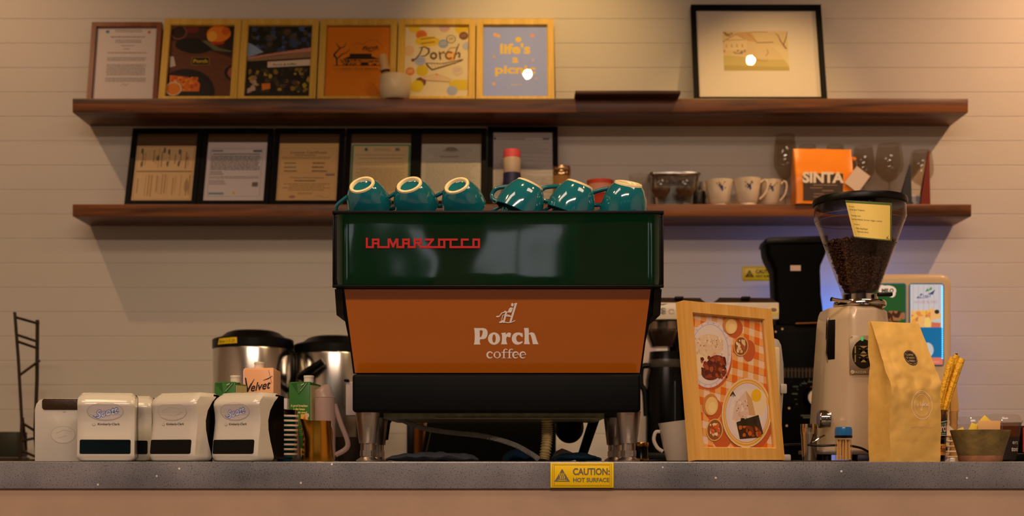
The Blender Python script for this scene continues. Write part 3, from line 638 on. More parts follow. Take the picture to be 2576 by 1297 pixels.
# upturned glasses in front of a foil tray
d = 4.745
o = T('foil_tray', 'crinkled silver foil tray behind the glass cups on the lower shelf', 'tray', (X(1695, d), d, LS)); hh = Z(440, d)-LS
b = loft([[(x*.88, y*.8, 0) for x, y in rrect(-.085, .085, -.05, .05, .02)], [(x, y, hh-.012) for x, y in rrect(-.085, .085, -.05, .05, .02)], [(x*1.1, y*1.1, hh-.006) for x, y in rrect(-.085, .085, -.05, .05, .02)], [(x*1.08, y*1.08, hh) for x, y in rrect(-.085, .085, -.05, .05, .02)], [(x*.97, y*.97, hh-.006) for x, y in rrect(-.085, .085, -.05, .05, .02)], [(x*.85, y*.77, .004) for x, y in rrect(-.085, .085, -.05, .05, .02)]])
bmesh.ops.subdivide_edges(b, edges=b.edges[:], cuts=2, use_grid_fill=True); rough_up(b, .003, 60); P('tray', b, steel('foil', (170, 166, 160), .22), o)
g_ = [(0, .0), (.022, 0), (.024, .004), (.010, .010), (.008, .022), (.020, .030), (.033, .048), (.036, .066), (.033, .088), (.0315, .088), (.034, .066), (.031, .049), (.018, .032), (0, .028)]
gl0 = None
for i, (px, dd, lab) in enumerate(((1662, 4.645, 'clear stemmed dessert glass, left of the pair in front of the foil tray'), (1724, 4.645, 'clear stemmed dessert glass, right of the pair in front of the foil tray'))):
    if gl0 is None:
        gl0 = T('dessert_glass', lab, 'glass', (X(px, dd), dd, LS), 0, 'clear dessert glasses')
        P('body', lathe(g_, seg=32), clear, gl0); P('sundae_base', lathe([(0, .030), (.019, .033), (.032, .050), (.034, .060), (0, .062)], seg=24), M('brown_glass_fill', (96, 70, 48), .15, coat=1), gl0)
    else: dup(gl0, (X(px, dd), dd, LS), label=lab)
d = 4.72
o = T('tumbler', 'clear glass tumbler left of the foil tray behind the rightmost teal cup', 'glass', (X(1607, d), d, LS)); hh = Z(440, d)-LS; r = S(26, d)
P('body', lathe([(0, 0), (r*.85, 0), (r, hh), (r*.93, hh), (r*.8, .006), (0, .006)], seg=28), clear, o)
o = P('dark_tin', lathe([(0, 0), (.022, 0), (.024, .003), (.024, .060), (.022, .064), (0, .064)], X(1758, 4.71), 4.71, LS, 24), M('black_tin', (22, 20, 20), .4)); tagm(o, 'small black tin at the right side of the foil tray', 'tin')
# floral teacups
ivory = M('ivory_china', (232, 214, 190), .15, coat=.5)
def teacup(lab, px, d, r, hh, rz):
    o = T('teacup', lab, 'cup', (X(px, d), d, LS), rz, 'floral teacups on the lower shelf')
    P('body', lathe([(0, .002), (r*.62, 0), (r*.64, .006), (r*.60, .010), (r*.72, .018), (r*.86, hh*.6), (r*.98, hh*.93), (r, hh), (r*.96, hh), (r*.82, hh*.6), (r*.66, .02), (0, .014)], seg=36), ivory, o)
    P('handle', tube(smooth_path([(r*.93, 0, hh*.86), (r*1.25, 0, hh*.96), (r*1.42, 0, hh*.80), (r*1.28, 0, hh*.48), (r*.86, 0, hh*.26)], 6), .0036, 8), ivory, o)
    a = Art(); rn = random.Random(int(px))
    for k in range(3):
        u0 = (k-1)*r*2.0944 - rz*r*0
        a.ell(u0, hh*.68, .006, .006, (56, 72, 140)); a.ell(u0+.004, hh*.60, .004, .005, (70, 90, 160)); a.ell(u0-.007, hh*.74, .004, .003, (150, 96, 60))
        for j in range(7): x, y = u0+rn.uniform(-.018, .02), hh*rn.uniform(.62, .88); a.line([(u0, hh*.7), (x, y)], .0008, (110, 90, 60), False); a.ell(x, y, .0026, .0018, rn.choice([(120, 96, 60), (90, 100, 70), (170, 110, 80)]))
    prf = [(0, r*.6), (.010, r*.6), (.018, r*.72), (hh*.6, r*.86), (hh*.93, r*.98), (hh, r)]
    def tp(v):
        for (a0, b0), (a1, b1) in zip(prf, prf[1:]):
            if v <= a1: return b0+(b1-b0)*(v-a0)/(a1-a0)
        return r
    a.build('flower_decoration', PG, o, lambda u, v, h: ((tp(v)+.0006+h)*math.cos(u/r-PI/2-rz), (tp(v)+.0006+h)*math.sin(u/r-PI/2-rz), v))
teacup('floral ivory teacup, left of the three in front, its handle turned away', 1810, 4.68, S(36, 4.68), Z(455, 4.68)-LS, R(75))
teacup('floral ivory teacup, middle and nearest of the three left of the orange bag', 1880, 4.662, S(35, 4.66), Z(451, 4.66)-LS, R(-12))
teacup('floral ivory teacup right beside the orange coffee bag', 1937, 4.69, S(29, 4.69), Z(455, 4.69)-LS, R(-15))
teacup('floral ivory teacup half hidden behind the leftmost teacup', 1784, 4.765, S(24, 4.76), Z(458, 4.76)-LS, R(120))
# wine glasses
def wine(lab, px, top, r, d, drink=False):
    hh = Z(top, d)-LS; s = hh; o = T('wine_glass', lab, 'wine glass', (X(px, d), d, LS), 0, 'smoked wine glasses on the lower shelf')
    P('bowl', lathe([(.004, s*.40), (r*.55, s*.46), (r*.93, s*.58), (r, s*.66), (r*.95, s*.82), (r*.80, s), (r*.77, s), (r*.92, s*.82), (r*.97, s*.66), (r*.9, s*.585), (r*.5, s*.475), (0, s*.42)], seg=36, caps=False), smoke, o)
    P('stem', lathe([(0, .0), (r*.86, 0), (r*.86, .002), (.012, .007), (.0042, .02), (.0038, s*.3), (.0042, s*.40), (0, s*.42)], seg=24), smoke, o)
    return o
wine('tall smoked wine glass standing left of the orange bag, pale and empty', 1975, 340, S(29, 4.75), 4.755)
wine('smoked wine glass behind the left half of the orange bag', 2031, 366, S(26, 4.76), 4.755)
wine('smoked wine glass behind the right half of the orange bag', 2101, 366, S(26, 4.76), 4.755)
wine('smoked wine glass just right of the orange bag behind its paper tag', 2172, 369, S(28, 4.73), 4.73)
wine('largest smoked wine glass, above the grinder hopper lid', 2237, 364, S(35, 4.70), 4.70)
wine('rightmost smoked wine glass, behind the dark red folded card', 2318, 380, S(30, 4.72), 4.72)
# orange coffee bag
d = 4.64
o = T('coffee_bag', 'orange coffee bag with bold white lettering on the lower shelf', 'bag', (X(2068, d), d, LS), R(2)); wB = S(148, d); hB = Z(375, d)-LS; sc = hB/.19
rg = []
for k in range(15):
    t = k/14; z = t*hB; dep = .036*(1-max(0, t-.45)/.55)**.9+.0025; ww = wB/2*(1-.01*math.sin(t*6)); rg.append([(x, y, z) for x, y in rrect(-ww, ww, -dep, dep, min(.006, dep*.6), 3)])
b = loft(rg); bmesh.ops.subdivide_edges(b, edges=[e for e in b.edges if e.calc_length() > .05], cuts=9, use_grid_fill=True); rough_up(b, .0022, 28, 4); P('bag', b, M('orange_foil', (244, 140, 6), .32, coat=.2), o)
P('label', box(S(-55, d), S(45, d), -.0402, -.0385, S(8, d), S(75, d)), M('brown_label', (66, 48, 38), .5), o)
a = Art(); a.text('SINTA', S(-5, d), S(53, d), S(26, d), (240, 226, 206), bold=.045, w=S(104, d))
for u, v, n in ((-30, 46, 60), (-38, 39, 40), (-8, 32, 42), (-28, 24, 36), (-30, 17, 40)): a.scrib(S(u, d), S(v-1.4, d), S(u+n, d), S(v+1.4, d), 1, (150, 120, 96), .8)
a.ell(S(24, d), S(18, d), .004, .004, (190, 160, 130)); a.ell(S(38, d), S(18, d), .005, .004, (190, 160, 130)); a.build('lettering', PR, o, lambda u, v, h: (u, -.0404-h, v))
b = prism([(-.018, 0), (.0, .0), (.012, .004), (.012, .010), (0, .014), (-.018, .014)], -.001, .001, 'Y', .0004); xform(b, Matrix.Translation((wB/2+.006, 0, hB*.80))); P('tear_tab', b, M('orange_foil'), o)
b = NB(); bmesh.ops.create_cube(b, size=1); xform(b, Matrix.Diagonal((S(42, d), .001, S(52, d), 1))); xform(b, Matrix.Translation((wB/2+.008, -.046, hB*.42)) @ Matrix.Rotation(R(37), 4, 'Y')); tg = P('paper_tag', b, M('tag_paper', (226, 204, 188), .7), o, label='white paper tag on a string')
P('string', tube(smooth_path([(wB/2+.004, -.004, hB*.84), (wB/2+.010, -.03, hB*.74), (wB/2+.004, -.047, hB*.60)], 6), .0009, 6), M('twine', (150, 120, 90), .9), tg)
# folded cards standing at the right end
o = P('folded_card', prism([(0, -.03), (.034, -.004), (.036, .0), (.034, .004), (0, .03), (0, .024), (.028, 0), (0, -.024)], 0, 1, 'X'), M('dark_red_card', (158, 48, 22), .5)); bpy.data.objects.remove(o)
def card(lab, px0, px1, ptop, ptx, d, col, nm):
    x0, x1, h = X(px0, d), X(px1, d), Z(ptop, d)-LS; xt = X(ptx, d); b = NB()
    fr = [(x0, d, LS), (x1, d+.006, LS), (xt+.002, d+.012, LS+h), (xt-.002, d+.012, LS+h)]; bk_ = [(x0, d+.034, LS), (x1, d+.034, LS), (xt+.002, d+.016, LS+h), (xt-.002, d+.016, LS+h)]
    V1 = [b.verts.new(p) for p in fr]; V2 = [b.verts.new(p) for p in bk_]
    for V in (V1, V2): b.faces.new(V)
    for i in range(4): b.faces.new((V1[i], V1[(i+1) % 4], V2[(i+1) % 4], V2[i]))
    o = P('folded_card', b, M(nm, col, .5), smooth=0); return tagm(o, lab, 'card')
card('tall dark red folded card standing at the right end of the lower shelf', 2316, 2342, 376, 2339, 4.618, (122, 36, 14), 'dark_red_card2')
card('dark blue-black folded card standing in front of the rightmost wine glass', 2262, 2296, 412, 2292, 4.618, (40, 46, 52), 'slate_card')
d = 4.635
o = T('postcard', 'white-edged postcard propped on the lower shelf behind the grinder lid', 'postcard', (X(2266, d), d, LS), rx=R(-8))
P('card', box(S(-54, d), S(54, d), 0, .0015, 0, S(27, d)), M('card_white', (226, 200, 192), .5), o)
a = Art(); a.rect(S(-50, d), S(3, d), S(50, d), S(24, d), (132, 142, 130)); a.poly([(S(12, d), S(24, d)), (S(20, d), S(24, d)), (S(34, d), S(4, d)), (S(26, d), S(4, d))], (44, 44, 48)); a.poly([(S(20, d), S(24, d)), (S(50, d), S(24, d)), (S(50, d), S(3, d)), (S(34, d), S(3, d))], (142, 146, 156)); a.ell(S(40, d), S(8, d), .003, .003, (206, 186, 160)); a.build('picture', PR, o, lambda u, v, h: (u, -.0003-h, v))
# ================================================================ espresso machine
DM = 2.80
em = T('espresso_machine', 'large espresso machine with glossy green hood and orange panel on steel legs', 'espresso machine', (0, DM, 1.0))
def mz(py, d): return Z(py, d)-1.0
x0, x1 = X(836, DM), X(1670, DM); zt, zb = mz(530, DM), mz(722, DM)
gm = M('bottle_green_enamel', (7, 36, 19), .055, spec=.9, coat=1); t = gm.node_tree
co = t.nodes.new('ShaderNodeTexCoord'); n = t.nodes.new('ShaderNodeTexNoise'); n.inputs['Scale'].default_value = 5.0; n.inputs['Detail'].default_value = 1
bu = t.nodes.new('ShaderNodeBump'); bu.inputs['Strength'].default_value = .24; bu.inputs['Distance'].default_value = .012
t.links.new(co.outputs['Object'], n.inputs['Vector']); t.links.new(n.outputs[0], bu.inputs['Height'])
for s_ in ('Normal', 'Coat Normal'): t.links.new(bu.outputs[0], t.nodes['Principled BSDF'].inputs[s_])
blk = M('black_enamel', (9, 10, 10), .4, spec=.2); blk2 = M('black_satin', (8, 10, 11), .55, spec=.12)
P('hood', box(x0+.002, x1-.002, .004, .50, zb+.001, zt-.010, .003), blk, em)
# green front: a sheet whose edges roll back a little
b = NB(); nx, nz_ = 40, 12; V = {}
for i in range(nx+1):
    for j in range(nz_+1):
        u, v = i/nx, j/nz_; e = max(0, abs(u-.5)*2-.93)/.07; ev = max(0, abs(v-.5)*2-.9)/.1
        V[i, j] = b.verts.new((x0+.001+(x1-x0-.002)*u, .0+.007*e*e+.0006*ev*ev, zb+.006+(zt-.004-zb-.006)*v))
for i in range(nx):
    for j in range(nz_): b.faces.new((V[i, j], V[i+1, j], V[i+1, j+1], V[i, j+1]))
r = bmesh.ops.extrude_face_region(b, geom=b.faces[:]); bmesh.ops.translate(b, vec=(0, .003, 0), verts=[q for q in r['geom'] if isinstance(q, bmesh.types.BMVert)])
P('hood_panel', b, gm, em, 60)
tr = box(x0, x1, -.001, .012, zt-.006, zt+.0005, .001); box(x0, x1, -.001, .012, zb, zb+.005, .001, bm=tr)
for xx in (x0, x1-.003): box(xx, xx+.003, .002, .012, zb, zt, .0008, bm=tr)
for xx in (x0+.001, x1-.004): box(xx, xx+.003, .012, .5, zt-.012, zt, bm=tr)
P('hood_trim', tr, blk, em)
# raised red lettering
rl = NB()
def m(p): return (900+p[0]/7.576, -(580+p[1]/7.576))
for pts in ([(175, 155), (175, 315), (290, 315), (290, 172), (395, 172), (395, 315), (590, 315), (590, 172), (614, 172), (675, 300), (737, 172), (757, 172), (757, 315), (868, 315), (868, 172), (973, 172), (973, 315), (1085, 315), (1085, 172), (1203, 172), (1203, 238), (1085, 238)], [(290, 245), (395, 245)], [(868, 245), (973, 245)], [(1150, 238), (1203, 315), (1330, 315), (1550, 315), (1650, 315), (1650, 172)], [(1300, 172), (1430, 172), (1325, 315)], [(1550, 315), (1550, 172), (1885, 172)], [(1770, 172), (1770, 315), (2310, 315), (2310, 172), (2205, 172), (2205, 315)], [(2095, 172), (1985, 172), (1985, 315)]):
    q_ = [(X(p[0], DM), mz(-p[1], DM)) for p in map(m, pts)]; hw = S(2.6, DM)
    for (xa, za), (xb, zb_) in zip(q_, q_[1:]):
        nb = len(rl.faces)//6; hw = S(2.6, DM)*(1+.012*(nb % 5))
        L_ = math.hypot(xb-xa, zb_-za); ux, uz = (xb-xa)/L_*hw, (zb_-za)/L_*hw
        prism([(xa-ux-uz, za-uz+ux), (xb+ux-uz, zb_+uz+ux), (xb+ux+uz, zb_+uz-ux), (xa-ux+uz, za-uz-ux)], -.0022-nb*8e-6, .0010, 'Y', bm=rl)
P('brand_lettering', rl, M('red_enamel', (176, 20, 20), .3), em, 0, label='raised red lettering')
# orange panel, its foot set back
yt, yb = .032, .088; dt, db = DM+yt, DM+yb; zt2, zb2 = mz(726, dt), mz(938, db)
def pan(px, py, h=0):
    f = (py-726)/(938-726); y = yt+(yb-yt)*f; return (X(px, DM+y), y-h*.95, zt2+(zb2-zt2)*f-h*.25)
om = M('orange_enamel', (186, 98, 0), .13, spec=.7, coat=.7, bump=.03, bscale=3)
fr = [(862, 726), (1640, 726), (1612, 938), (890, 938)]
def slab(pts, h0, h1, bm=None):
    b = NB() if bm is None else bm; A = [b.verts.new(pan(p[0], p[1], h0)) for p in pts]; B_ = [b.verts.new(pan(p[0], p[1], h1)) for p in pts]
    b.faces.new(A); b.faces.new(B_[::-1])
    for i in range(len(pts)): b.faces.new((A[i], B_[i], B_[(i+1) % len(pts)], A[(i+1) % len(pts)]))
    return b
P('rear_panel', slab([(866, 727), (1637, 727), (1609, 937), (893, 937)], -.004, .001), om, em, 0)
P('panel_surround', slab([(861, 724), (1642, 724), (1614, 940), (888, 940)], -.008, -.003), blk, em, 0)
bd = loft([[(X(850, dt), yt+.012, zt2), (X(1653, dt), yt+.012, zt2), (X(1653, dt), .48, zt2), (X(850, dt), .48, zt2)], [(X(893, db), yb+.012, zb2), (X(1609, db), yb+.012, zb2), (X(1609, db), .48, zb2), (X(893, db), .48, zb2)]]); P('body', bd, blk2, em, 0)
for xa, xb in ((836, 856), (1670, 1650)):      # side cheeks hanging from the hood
    P('side_cheek', prism([(.03, zb), (.40, zb), (.40, zb-.05), (.06, zb-.053)], min(X(xa, DM)+.001, X(xb, DM)) if xa < xb else X(xb, DM), X(xb, DM) if xa < xb else X(xa, DM)-.001, 'X'), M('black_olive', (26, 23, 14), .4, spec=.25), em, 0)
cr = (232, 214, 200); a = Art()
def g(p): return (1160+p[0]/7.204, -(740+p[1]/7.204))
G = lambda L_: [g(p) for p in L_]
a.poly(G([(232, 600), (400, 600), (445, 612), (472, 640), (481, 680), (477, 720), (466, 755), (448, 783), (422, 798), (390, 802), (345, 802), (338, 830), (341, 868), (352, 898), (232, 900), (241, 860), (246, 800), (247, 720), (243, 650)]), cr, [G([(336, 642), (384, 640), (392, 660), (387, 700), (375, 738), (357, 766), (340, 768)])])
el = lambda cx_, cy_, rx, ry: [(cx_+rx*math.cos(2*PI*i/36), cy_+ry*math.sin(2*PI*i/36)) for i in range(36)]
a.poly(G(el(597, 791, 110, 112)), cr, [G(el(597, 790, 31, 76))])
a.poly(G([(728, 690), (806, 680), (815, 716), (848, 682), (882, 681), (906, 698), (893, 763), (870, 770), (846, 755), (826, 760), (815, 800), (822, 850), (839, 895), (722, 895), (737, 850), (742, 780), (740, 730)]), cr)
a.poly(G([(1113, 694), (1118, 757), (1097, 765), (1072, 735), (1045, 724), (1017, 734), (999, 768), (1001, 810), (1016, 840), (1045, 855), (1080, 850), (1109, 834), (1115, 860), (1085, 885), (1030, 903), (980, 895), (940, 865), (920, 820), (918, 775), (932, 730), (960, 698), (1000, 682), (1050, 679), (1085, 688)]), cr)
a.poly(G([(1138, 598), (1220, 598), (1228, 640), (1226, 700), (1250, 680), (1290, 677), (1325, 695), (1348, 740), (1365, 800), (1385, 855), (1405, 893), (1300, 893), (1290, 840), (1275, 770), (1258, 725), (1240, 712), (1226, 725), (1226, 780), (1230, 840), (1248, 893), (1138, 893), (1148, 840), (1150, 760), (1148, 660)]), cr)
def sarc(cx_, cy_, rx, ry, a0, a1, w0, w1, n=22):      # stroke that swells in its middle
    a.line([g((cx_+rx*math.cos(R(a0+(a1-a0)*i/n)), cy_-ry*math.sin(R(a0+(a1-a0)*i/n)))) for i in range(n+1)], [(w0+(w1-w0)*math.sin(PI*i/n))*1.18/7.204 for i in range(n+1)], cr)
sarc(525, 1088, 52, 55, 42, 318, 10, 27); a.ell(*g((560, 1052)), 1.9, 1.9, cr)
sarc(653, 1088, 52, 55, 0, 180, 24, 12); sarc(653, 1088, 52, 55, 180, 360, 24, 12); sarc(653, 1088, 52, 55, 135, 225, 12, 26); sarc(653, 1088, 52, 55, -45, 45, 12, 26)
for fx in (775, 875):
    a.line(G([(fx, 1138), (fx, 1020), (fx+8, 992), (fx+32, 980), (fx+58, 988)]), [26/7.2, 26/7.2, 20/7.2, 12/7.2, 16/7.2], cr); a.line(G([(fx-38, 1040), (fx+50, 1040)]), 12/7.2, cr); a.line(G([(fx-35, 1143), (fx+36, 1143)]), 9/7.2, cr)
for ex in (990, 1120): sarc(ex, 1088, 50, 55, 0, 315, 9, 25); a.line(G([(ex-48, 1098), (ex+50, 1074)]), 9/7.2, cr)
ln = lambda p, w: a.line(G(p), w*1.2/7.204, cr)
ln([(992, 165), (893, 488)], 30); ln([(968, 165), (1008, 158)], 18); a.ell(*g((928, 180)), 3.2, 4.4, cr); a.poly(G([(895, 225), (942, 232), (915, 305), (848, 302), (868, 250)]), cr)
ln([(780, 306), (905, 312)], 14); ln([(818, 376), (905, 386)], 20); ln([(818, 312), (772, 490)], 28); ln([(800, 290), (775, 318), (738, 325), (690, 388)], 14); a.ell(*g((664, 390)), 4.4, 2, cr); ln([(800, 358), (755, 366), (735, 450)], 9); a.poly(G([(688, 488), (740, 455), (772, 455), (770, 490), (730, 506), (692, 504)]), cr); ln([(800, 340), (880, 370)], 8)
ln([(780, 488), (850, 502), (920, 490), (975, 464)], 13)
P_l = a.build('logo_lettering', M('lettering_cream', (255, 250, 242), .5), em, lambda u, v, h: pan(u, -v, .0014+h), label='cream lettering and rocking-chair emblem')
# drip base, legs, hoses
DB = 2.83
P('base', box(X(886, DB), X(1612, DB), DB-DM, .50, mz(1036, DB), mz(940, DB), .007, 3), blk2, em)
ft = prism([(X(965, 2.9), mz(1052, 2.9)), (X(1520, 2.9), mz(1052, 2.9)), (X(1520, 2.9), mz(1034, 2.9)), (X(965, 2.9), mz(1034, 2.9))], .10, .45, 'Y')
P('drip_tray', ft, M('dull_green_steel', (170, 172, 140), .35, .5, var=.5, vscale=40), em, 0)
P('tray_rim', box(X(1095, 2.9), X(1500, 2.9), .095, .10, mz(1053, 2.9), mz(1050, 2.9)), steel('bright_steel', (220, 210, 196), .2), em, 0)
lm = steel('leg_steel', (196, 182, 170), .3, 'X')
def leg(px, d):
    xx = X(px, d); h = mz(1037, DB)+.004
    o = P('leg', lathe([(0, .0395), (.0185, .0395), (.0190, .040), (.0265, h-.004), (.0272, h), (0, h)], xx, d-DM, 0, 32), lm, em)
    f = lathe([(0, 0), (.0250, 0), (.0255, .0025), (.0165, .0085), (.0155, .0095), (.0155, .0395), (0, .0395)], xx, d-DM, 0, 32); P('foot', f, lm, o)
    P('foot_nut', lathe([(.0158, .011), (.0172, .011), (.0172, .024), (.0158, .024)], xx, d-DM, 0, 6, caps=False), lm, o, 0)
leg(925, 2.87); leg(1581, 2.87); leg(950, 3.22); leg(1546, 3.22)
d = 2.95; path = smooth_path([(X(985, d), .16, mz(1036, d)), (X(1010, d), .155, mz(1055, d)), (X(1070, d), .15, mz(1077, d)), (X(1140, d), .14, mz(1088, d)), (X(1220, d), .13, mz(1097, d)), (X(1290, d), .11, mz(1117, d)), (X(1335, d), .09, mz(1141, d)), (X(1352, d), .08, .006)], 9)
P('supply_hose', tube(path, .0058, 12), M('braided_hose', (160, 158, 148), .35, .6, bump=1, bscale=420), em)
path = smooth_path([(X(1374, 2.93), .12, mz(1034, 2.93)), (X(1376, 2.93), .12, mz(1075, 2.93)), (X(1375, 2.93), .115, mz(1110, 2.93)), (X(1368, 2.93), .11, .004)], 34)
P('drain_tube', tube(path, [.0118+.0016*math.sin(i*PI/2.5) for i in range(len(path))], 16), M('corrugated_tube', (176, 156, 104), .35, var=.4, vscale=60), em)
d = 3.25
b = lathe([(0, mz(1106, d)), (.008, mz(1106, d)), (.009, mz(1104, d)), (.014, mz(1064, d)), (.017, mz(1060, d)), (.017, mz(1054, d)), (.008, mz(1052, d)), (.008, mz(1036, d)), (0, mz(1036, d))], X(968, d), d-DM, 0, 20); P('steam_knob', b, M('black_plastic', (8, 8, 8), .4, spec=.25), em)
b = ball(X(1432, d), d-DM, mz(1074, d), .036, .03, .040); tube([(X(1432, d), d-DM, mz(1060, d)), (X(1432, d), d-DM, mz(1036, d))], .03, 16, b); P('portafilter', b, M('black_plastic'), em)
# things under the machine
d = 2.98
def cloth(name, lab, px0, px1, pt, d, col, seed, dep=.09, amp=.006):
    b = NB(); n_, mm = 36, 14; xa, xb = X(px0, d), X(px1, d); h = Z(pt, d)-1.0; V = {}
    rg = []
    for i in range(n_+1):
        t_ = i/n_; e = math.sin(PI*min(max(t_, .012), .988))**.35; ring = []
        for k in range(mm):
            an = 2*PI*k/mm; ww = .5+.5*noise.noise(Vector((t_*4, seed, 0)))
            ring.append((xa+(xb-xa)*t_, dep/2*math.cos(an)*e, max(.0008, h*(.5+.5*math.sin(an))*e*(.80+.35*ww))))
        rg.append(ring)
    b = loft(rg)
    for v in b.verts: v.co += noise.noise_vector(v.co*38+Vector((seed, 0, 0)))*amp; v.co.z = max(.0006, v.co.z)
    o = P(name, b, M('cloth_%d' % seed, col, .9, bump=.5, bscale=240), smooth=60); o.location = (0, d, 1.0); return tagm(o, lab, 'cloth')
cloth('bar_towel', 'dark grey rolled bar towel under the left half of the espresso machine', 975, 1205, 1136, 2.96, (62, 66, 74), 3)
cloth('cleaning_cloth', 'crumpled blue cleaning cloth beside the hose under the espresso machine', 1268, 1345, 1126, 3.10, (84, 136, 196), 5, amp=.009)
cloth('cleaning_cloth', 'folded blue cleaning cloth under the right side of the espresso machine', 1388, 1512, 1138, 3.05, (88, 140, 200), 8)
cloth('white_cloth', 'small white cloth lying on the folded blue one under the machine', 1386, 1446, 1129, 3.16, (214, 200, 186), 11, .06)
o = P('black_strap', prism([(X(1448, 3.36), 0), (X(1472, 3.36), 0), (X(1515, 3.36), Z(1036, 3.36)-1), (X(1487, 3.36), Z(1036, 3.36)-1)], -.006, .006, 'Y', .002), M('black_plastic')); o.location = (0, 3.36, 1.0); tagm(o, 'black slanted bar behind the right rear machine leg', 'bar')
# ================================================================ teal cups on the machine
teal = M('teal_glaze', (18, 98, 112), .1, coat=.8); cream_r = M('cream_rim', (232, 214, 168), .25, coat=.4)
cupP = [(.0, .0078), (.0190, .0078), (.0206, .0066), (.0277, .0042), (.0335, .011), (.0415, .027), (.0462, .046), (.0475, .062), (.0466, .0632), (.0448, .062), (.0438, .046), (.039, .027), (.030, .013), (0, .010)]
DECK = 1.0+zt-.010
def cup(lab, px, d, n, h, sc, proto=[]):
    n = Vector(n).normalized(); z_ = -n; x_ = Vector(h); x_ = (x_-z_*x_.dot(z_)).normalized(); y_ = z_.cross(x_)
    m4 = Matrix((x_, y_, z_)).transposed()*sc
    lo = min((m4 @ Vector((r*math.cos(q*.2618), r*math.sin(q*.2618), zz))).z for r, zz in cupP+[(.027, 0)] for q in range(24))
    c0 = m4 @ Vector((0, 0, .035)); loc = Vector((X(px, d)-c0.x, d-c0.y, DECK-lo+.0004))
    if not proto:
        o = T('coffee_cup', lab, 'cup', (0, 0, 0), 0, 'upturned teal cups on the espresso machine')
        P('body', lathe(cupP, seg=40, caps=False), teal, o)
        P('foot_ring', lathe([(.0200, .0070), (.0212, .0012), (.0224, .0002), (.0245, 0), (.0268, .001), (.0279, .0046)], seg=40, caps=False), cream_r, o)
        P('handle', tube(smooth_path([(.0425, 0, .052), (.060, 0, .056), (.069, 0, .047), (.064, 0, .032), (.037, 0, .019)], 7), [.0042]*29, 10), teal, o)
        proto.append(o)
    else: o = dup(proto[0], loc, label=lab)
    o.rotation_mode = 'QUATERNION'; o.rotation_quaternion = Matrix((x_, y_, z_)).transposed().to_quaternion(); o.scale = (sc, sc, sc); o.location = loc
    o['label'] = lab
for lab, px, n, h, sc in (('teal cup lying tilted with its cream foot ring showing, leftmost on the espresso machine', 922, (-.22, -.70, .68), (-1, 0, -.30), 1.04), ('teal cup lying tilted with its foot ring showing, second from the left on the machine', 1040, (-.22, -.70, .68), (-1, .2, -.1), 1.04), ('teal cup lying tilted with its foot ring showing, third from the left on the machine', 1160, (-.26, -.68, .66), (-1, .5, 0), 1.02),
        ('larger upturned teal cup leaning right, fourth from the left on the machine', 1316, (.42, -.02, .90), (-1, .5, .35), 1.12), ('larger upturned teal cup in the middle of the right-hand three', 1444, (.36, -.10, .92), (-1, .2, .35), 1.12), ('larger upturned teal cup, rightmost on the espresso machine', 1573, (.16, -.34, .92), (-1, .2, .30), 1.12)):
    cup(lab, px, 2.885, n, h, sc)
for i, px in enumerate((1304, 1432, 1571)): cup('teal cup upturned beneath the %s of the three larger leaning cups' % ('left one', 'middle one', 'right one')[i], px, 2.89, (0, 0, 1), (-1, .2, 0), .90)
# ================================================================ service counter, left of the machine
whp = M('white_plastic', (198, 191, 178), .16, coat=.4); bpl = M('black_gloss', (7, 7, 7), .25, spec=.22)
def rr_prism(x0, x1, z0, z1, r, y0, y1, bev=0): return prism(rrect(x0, x1, z0, z1, r), y0, y1, 'Y', bev)
side = [(.008, 0), (.002, .003), (0, .012), (0, .0158), (.0040, .0465), (.0078, .066), (.0100, .082), (.0095, .098), (.0065, .111), (.005, .118), (.009, .126), (.023, .137), (.034, .1425), (.046, .1445), (.088, .1445), (.086, .139), (.066, .125), (.050, .106), (.043, .085), (.044, .066), (.051, .042), (.060, .020), (.064, .008), (.064, 0)]
def cut_round(b, W, Hh, r):
    """round the left and right top corners and bottom corners of a cover seen from the front"""
    for v in b.verts:
        for zc, s_ in ((Hh-r, 1), (r*.7, -1)):
            rr_ = r if s_ > 0 else r*.7
            dz = (v.co.z-zc)*s_
            if dz > 0:
                lim = W/2-rr_+math.sqrt(max(0, rr_*rr_-min(dz, rr_)**2)); f = lim/(W/2); v.co.x *= f
    return b
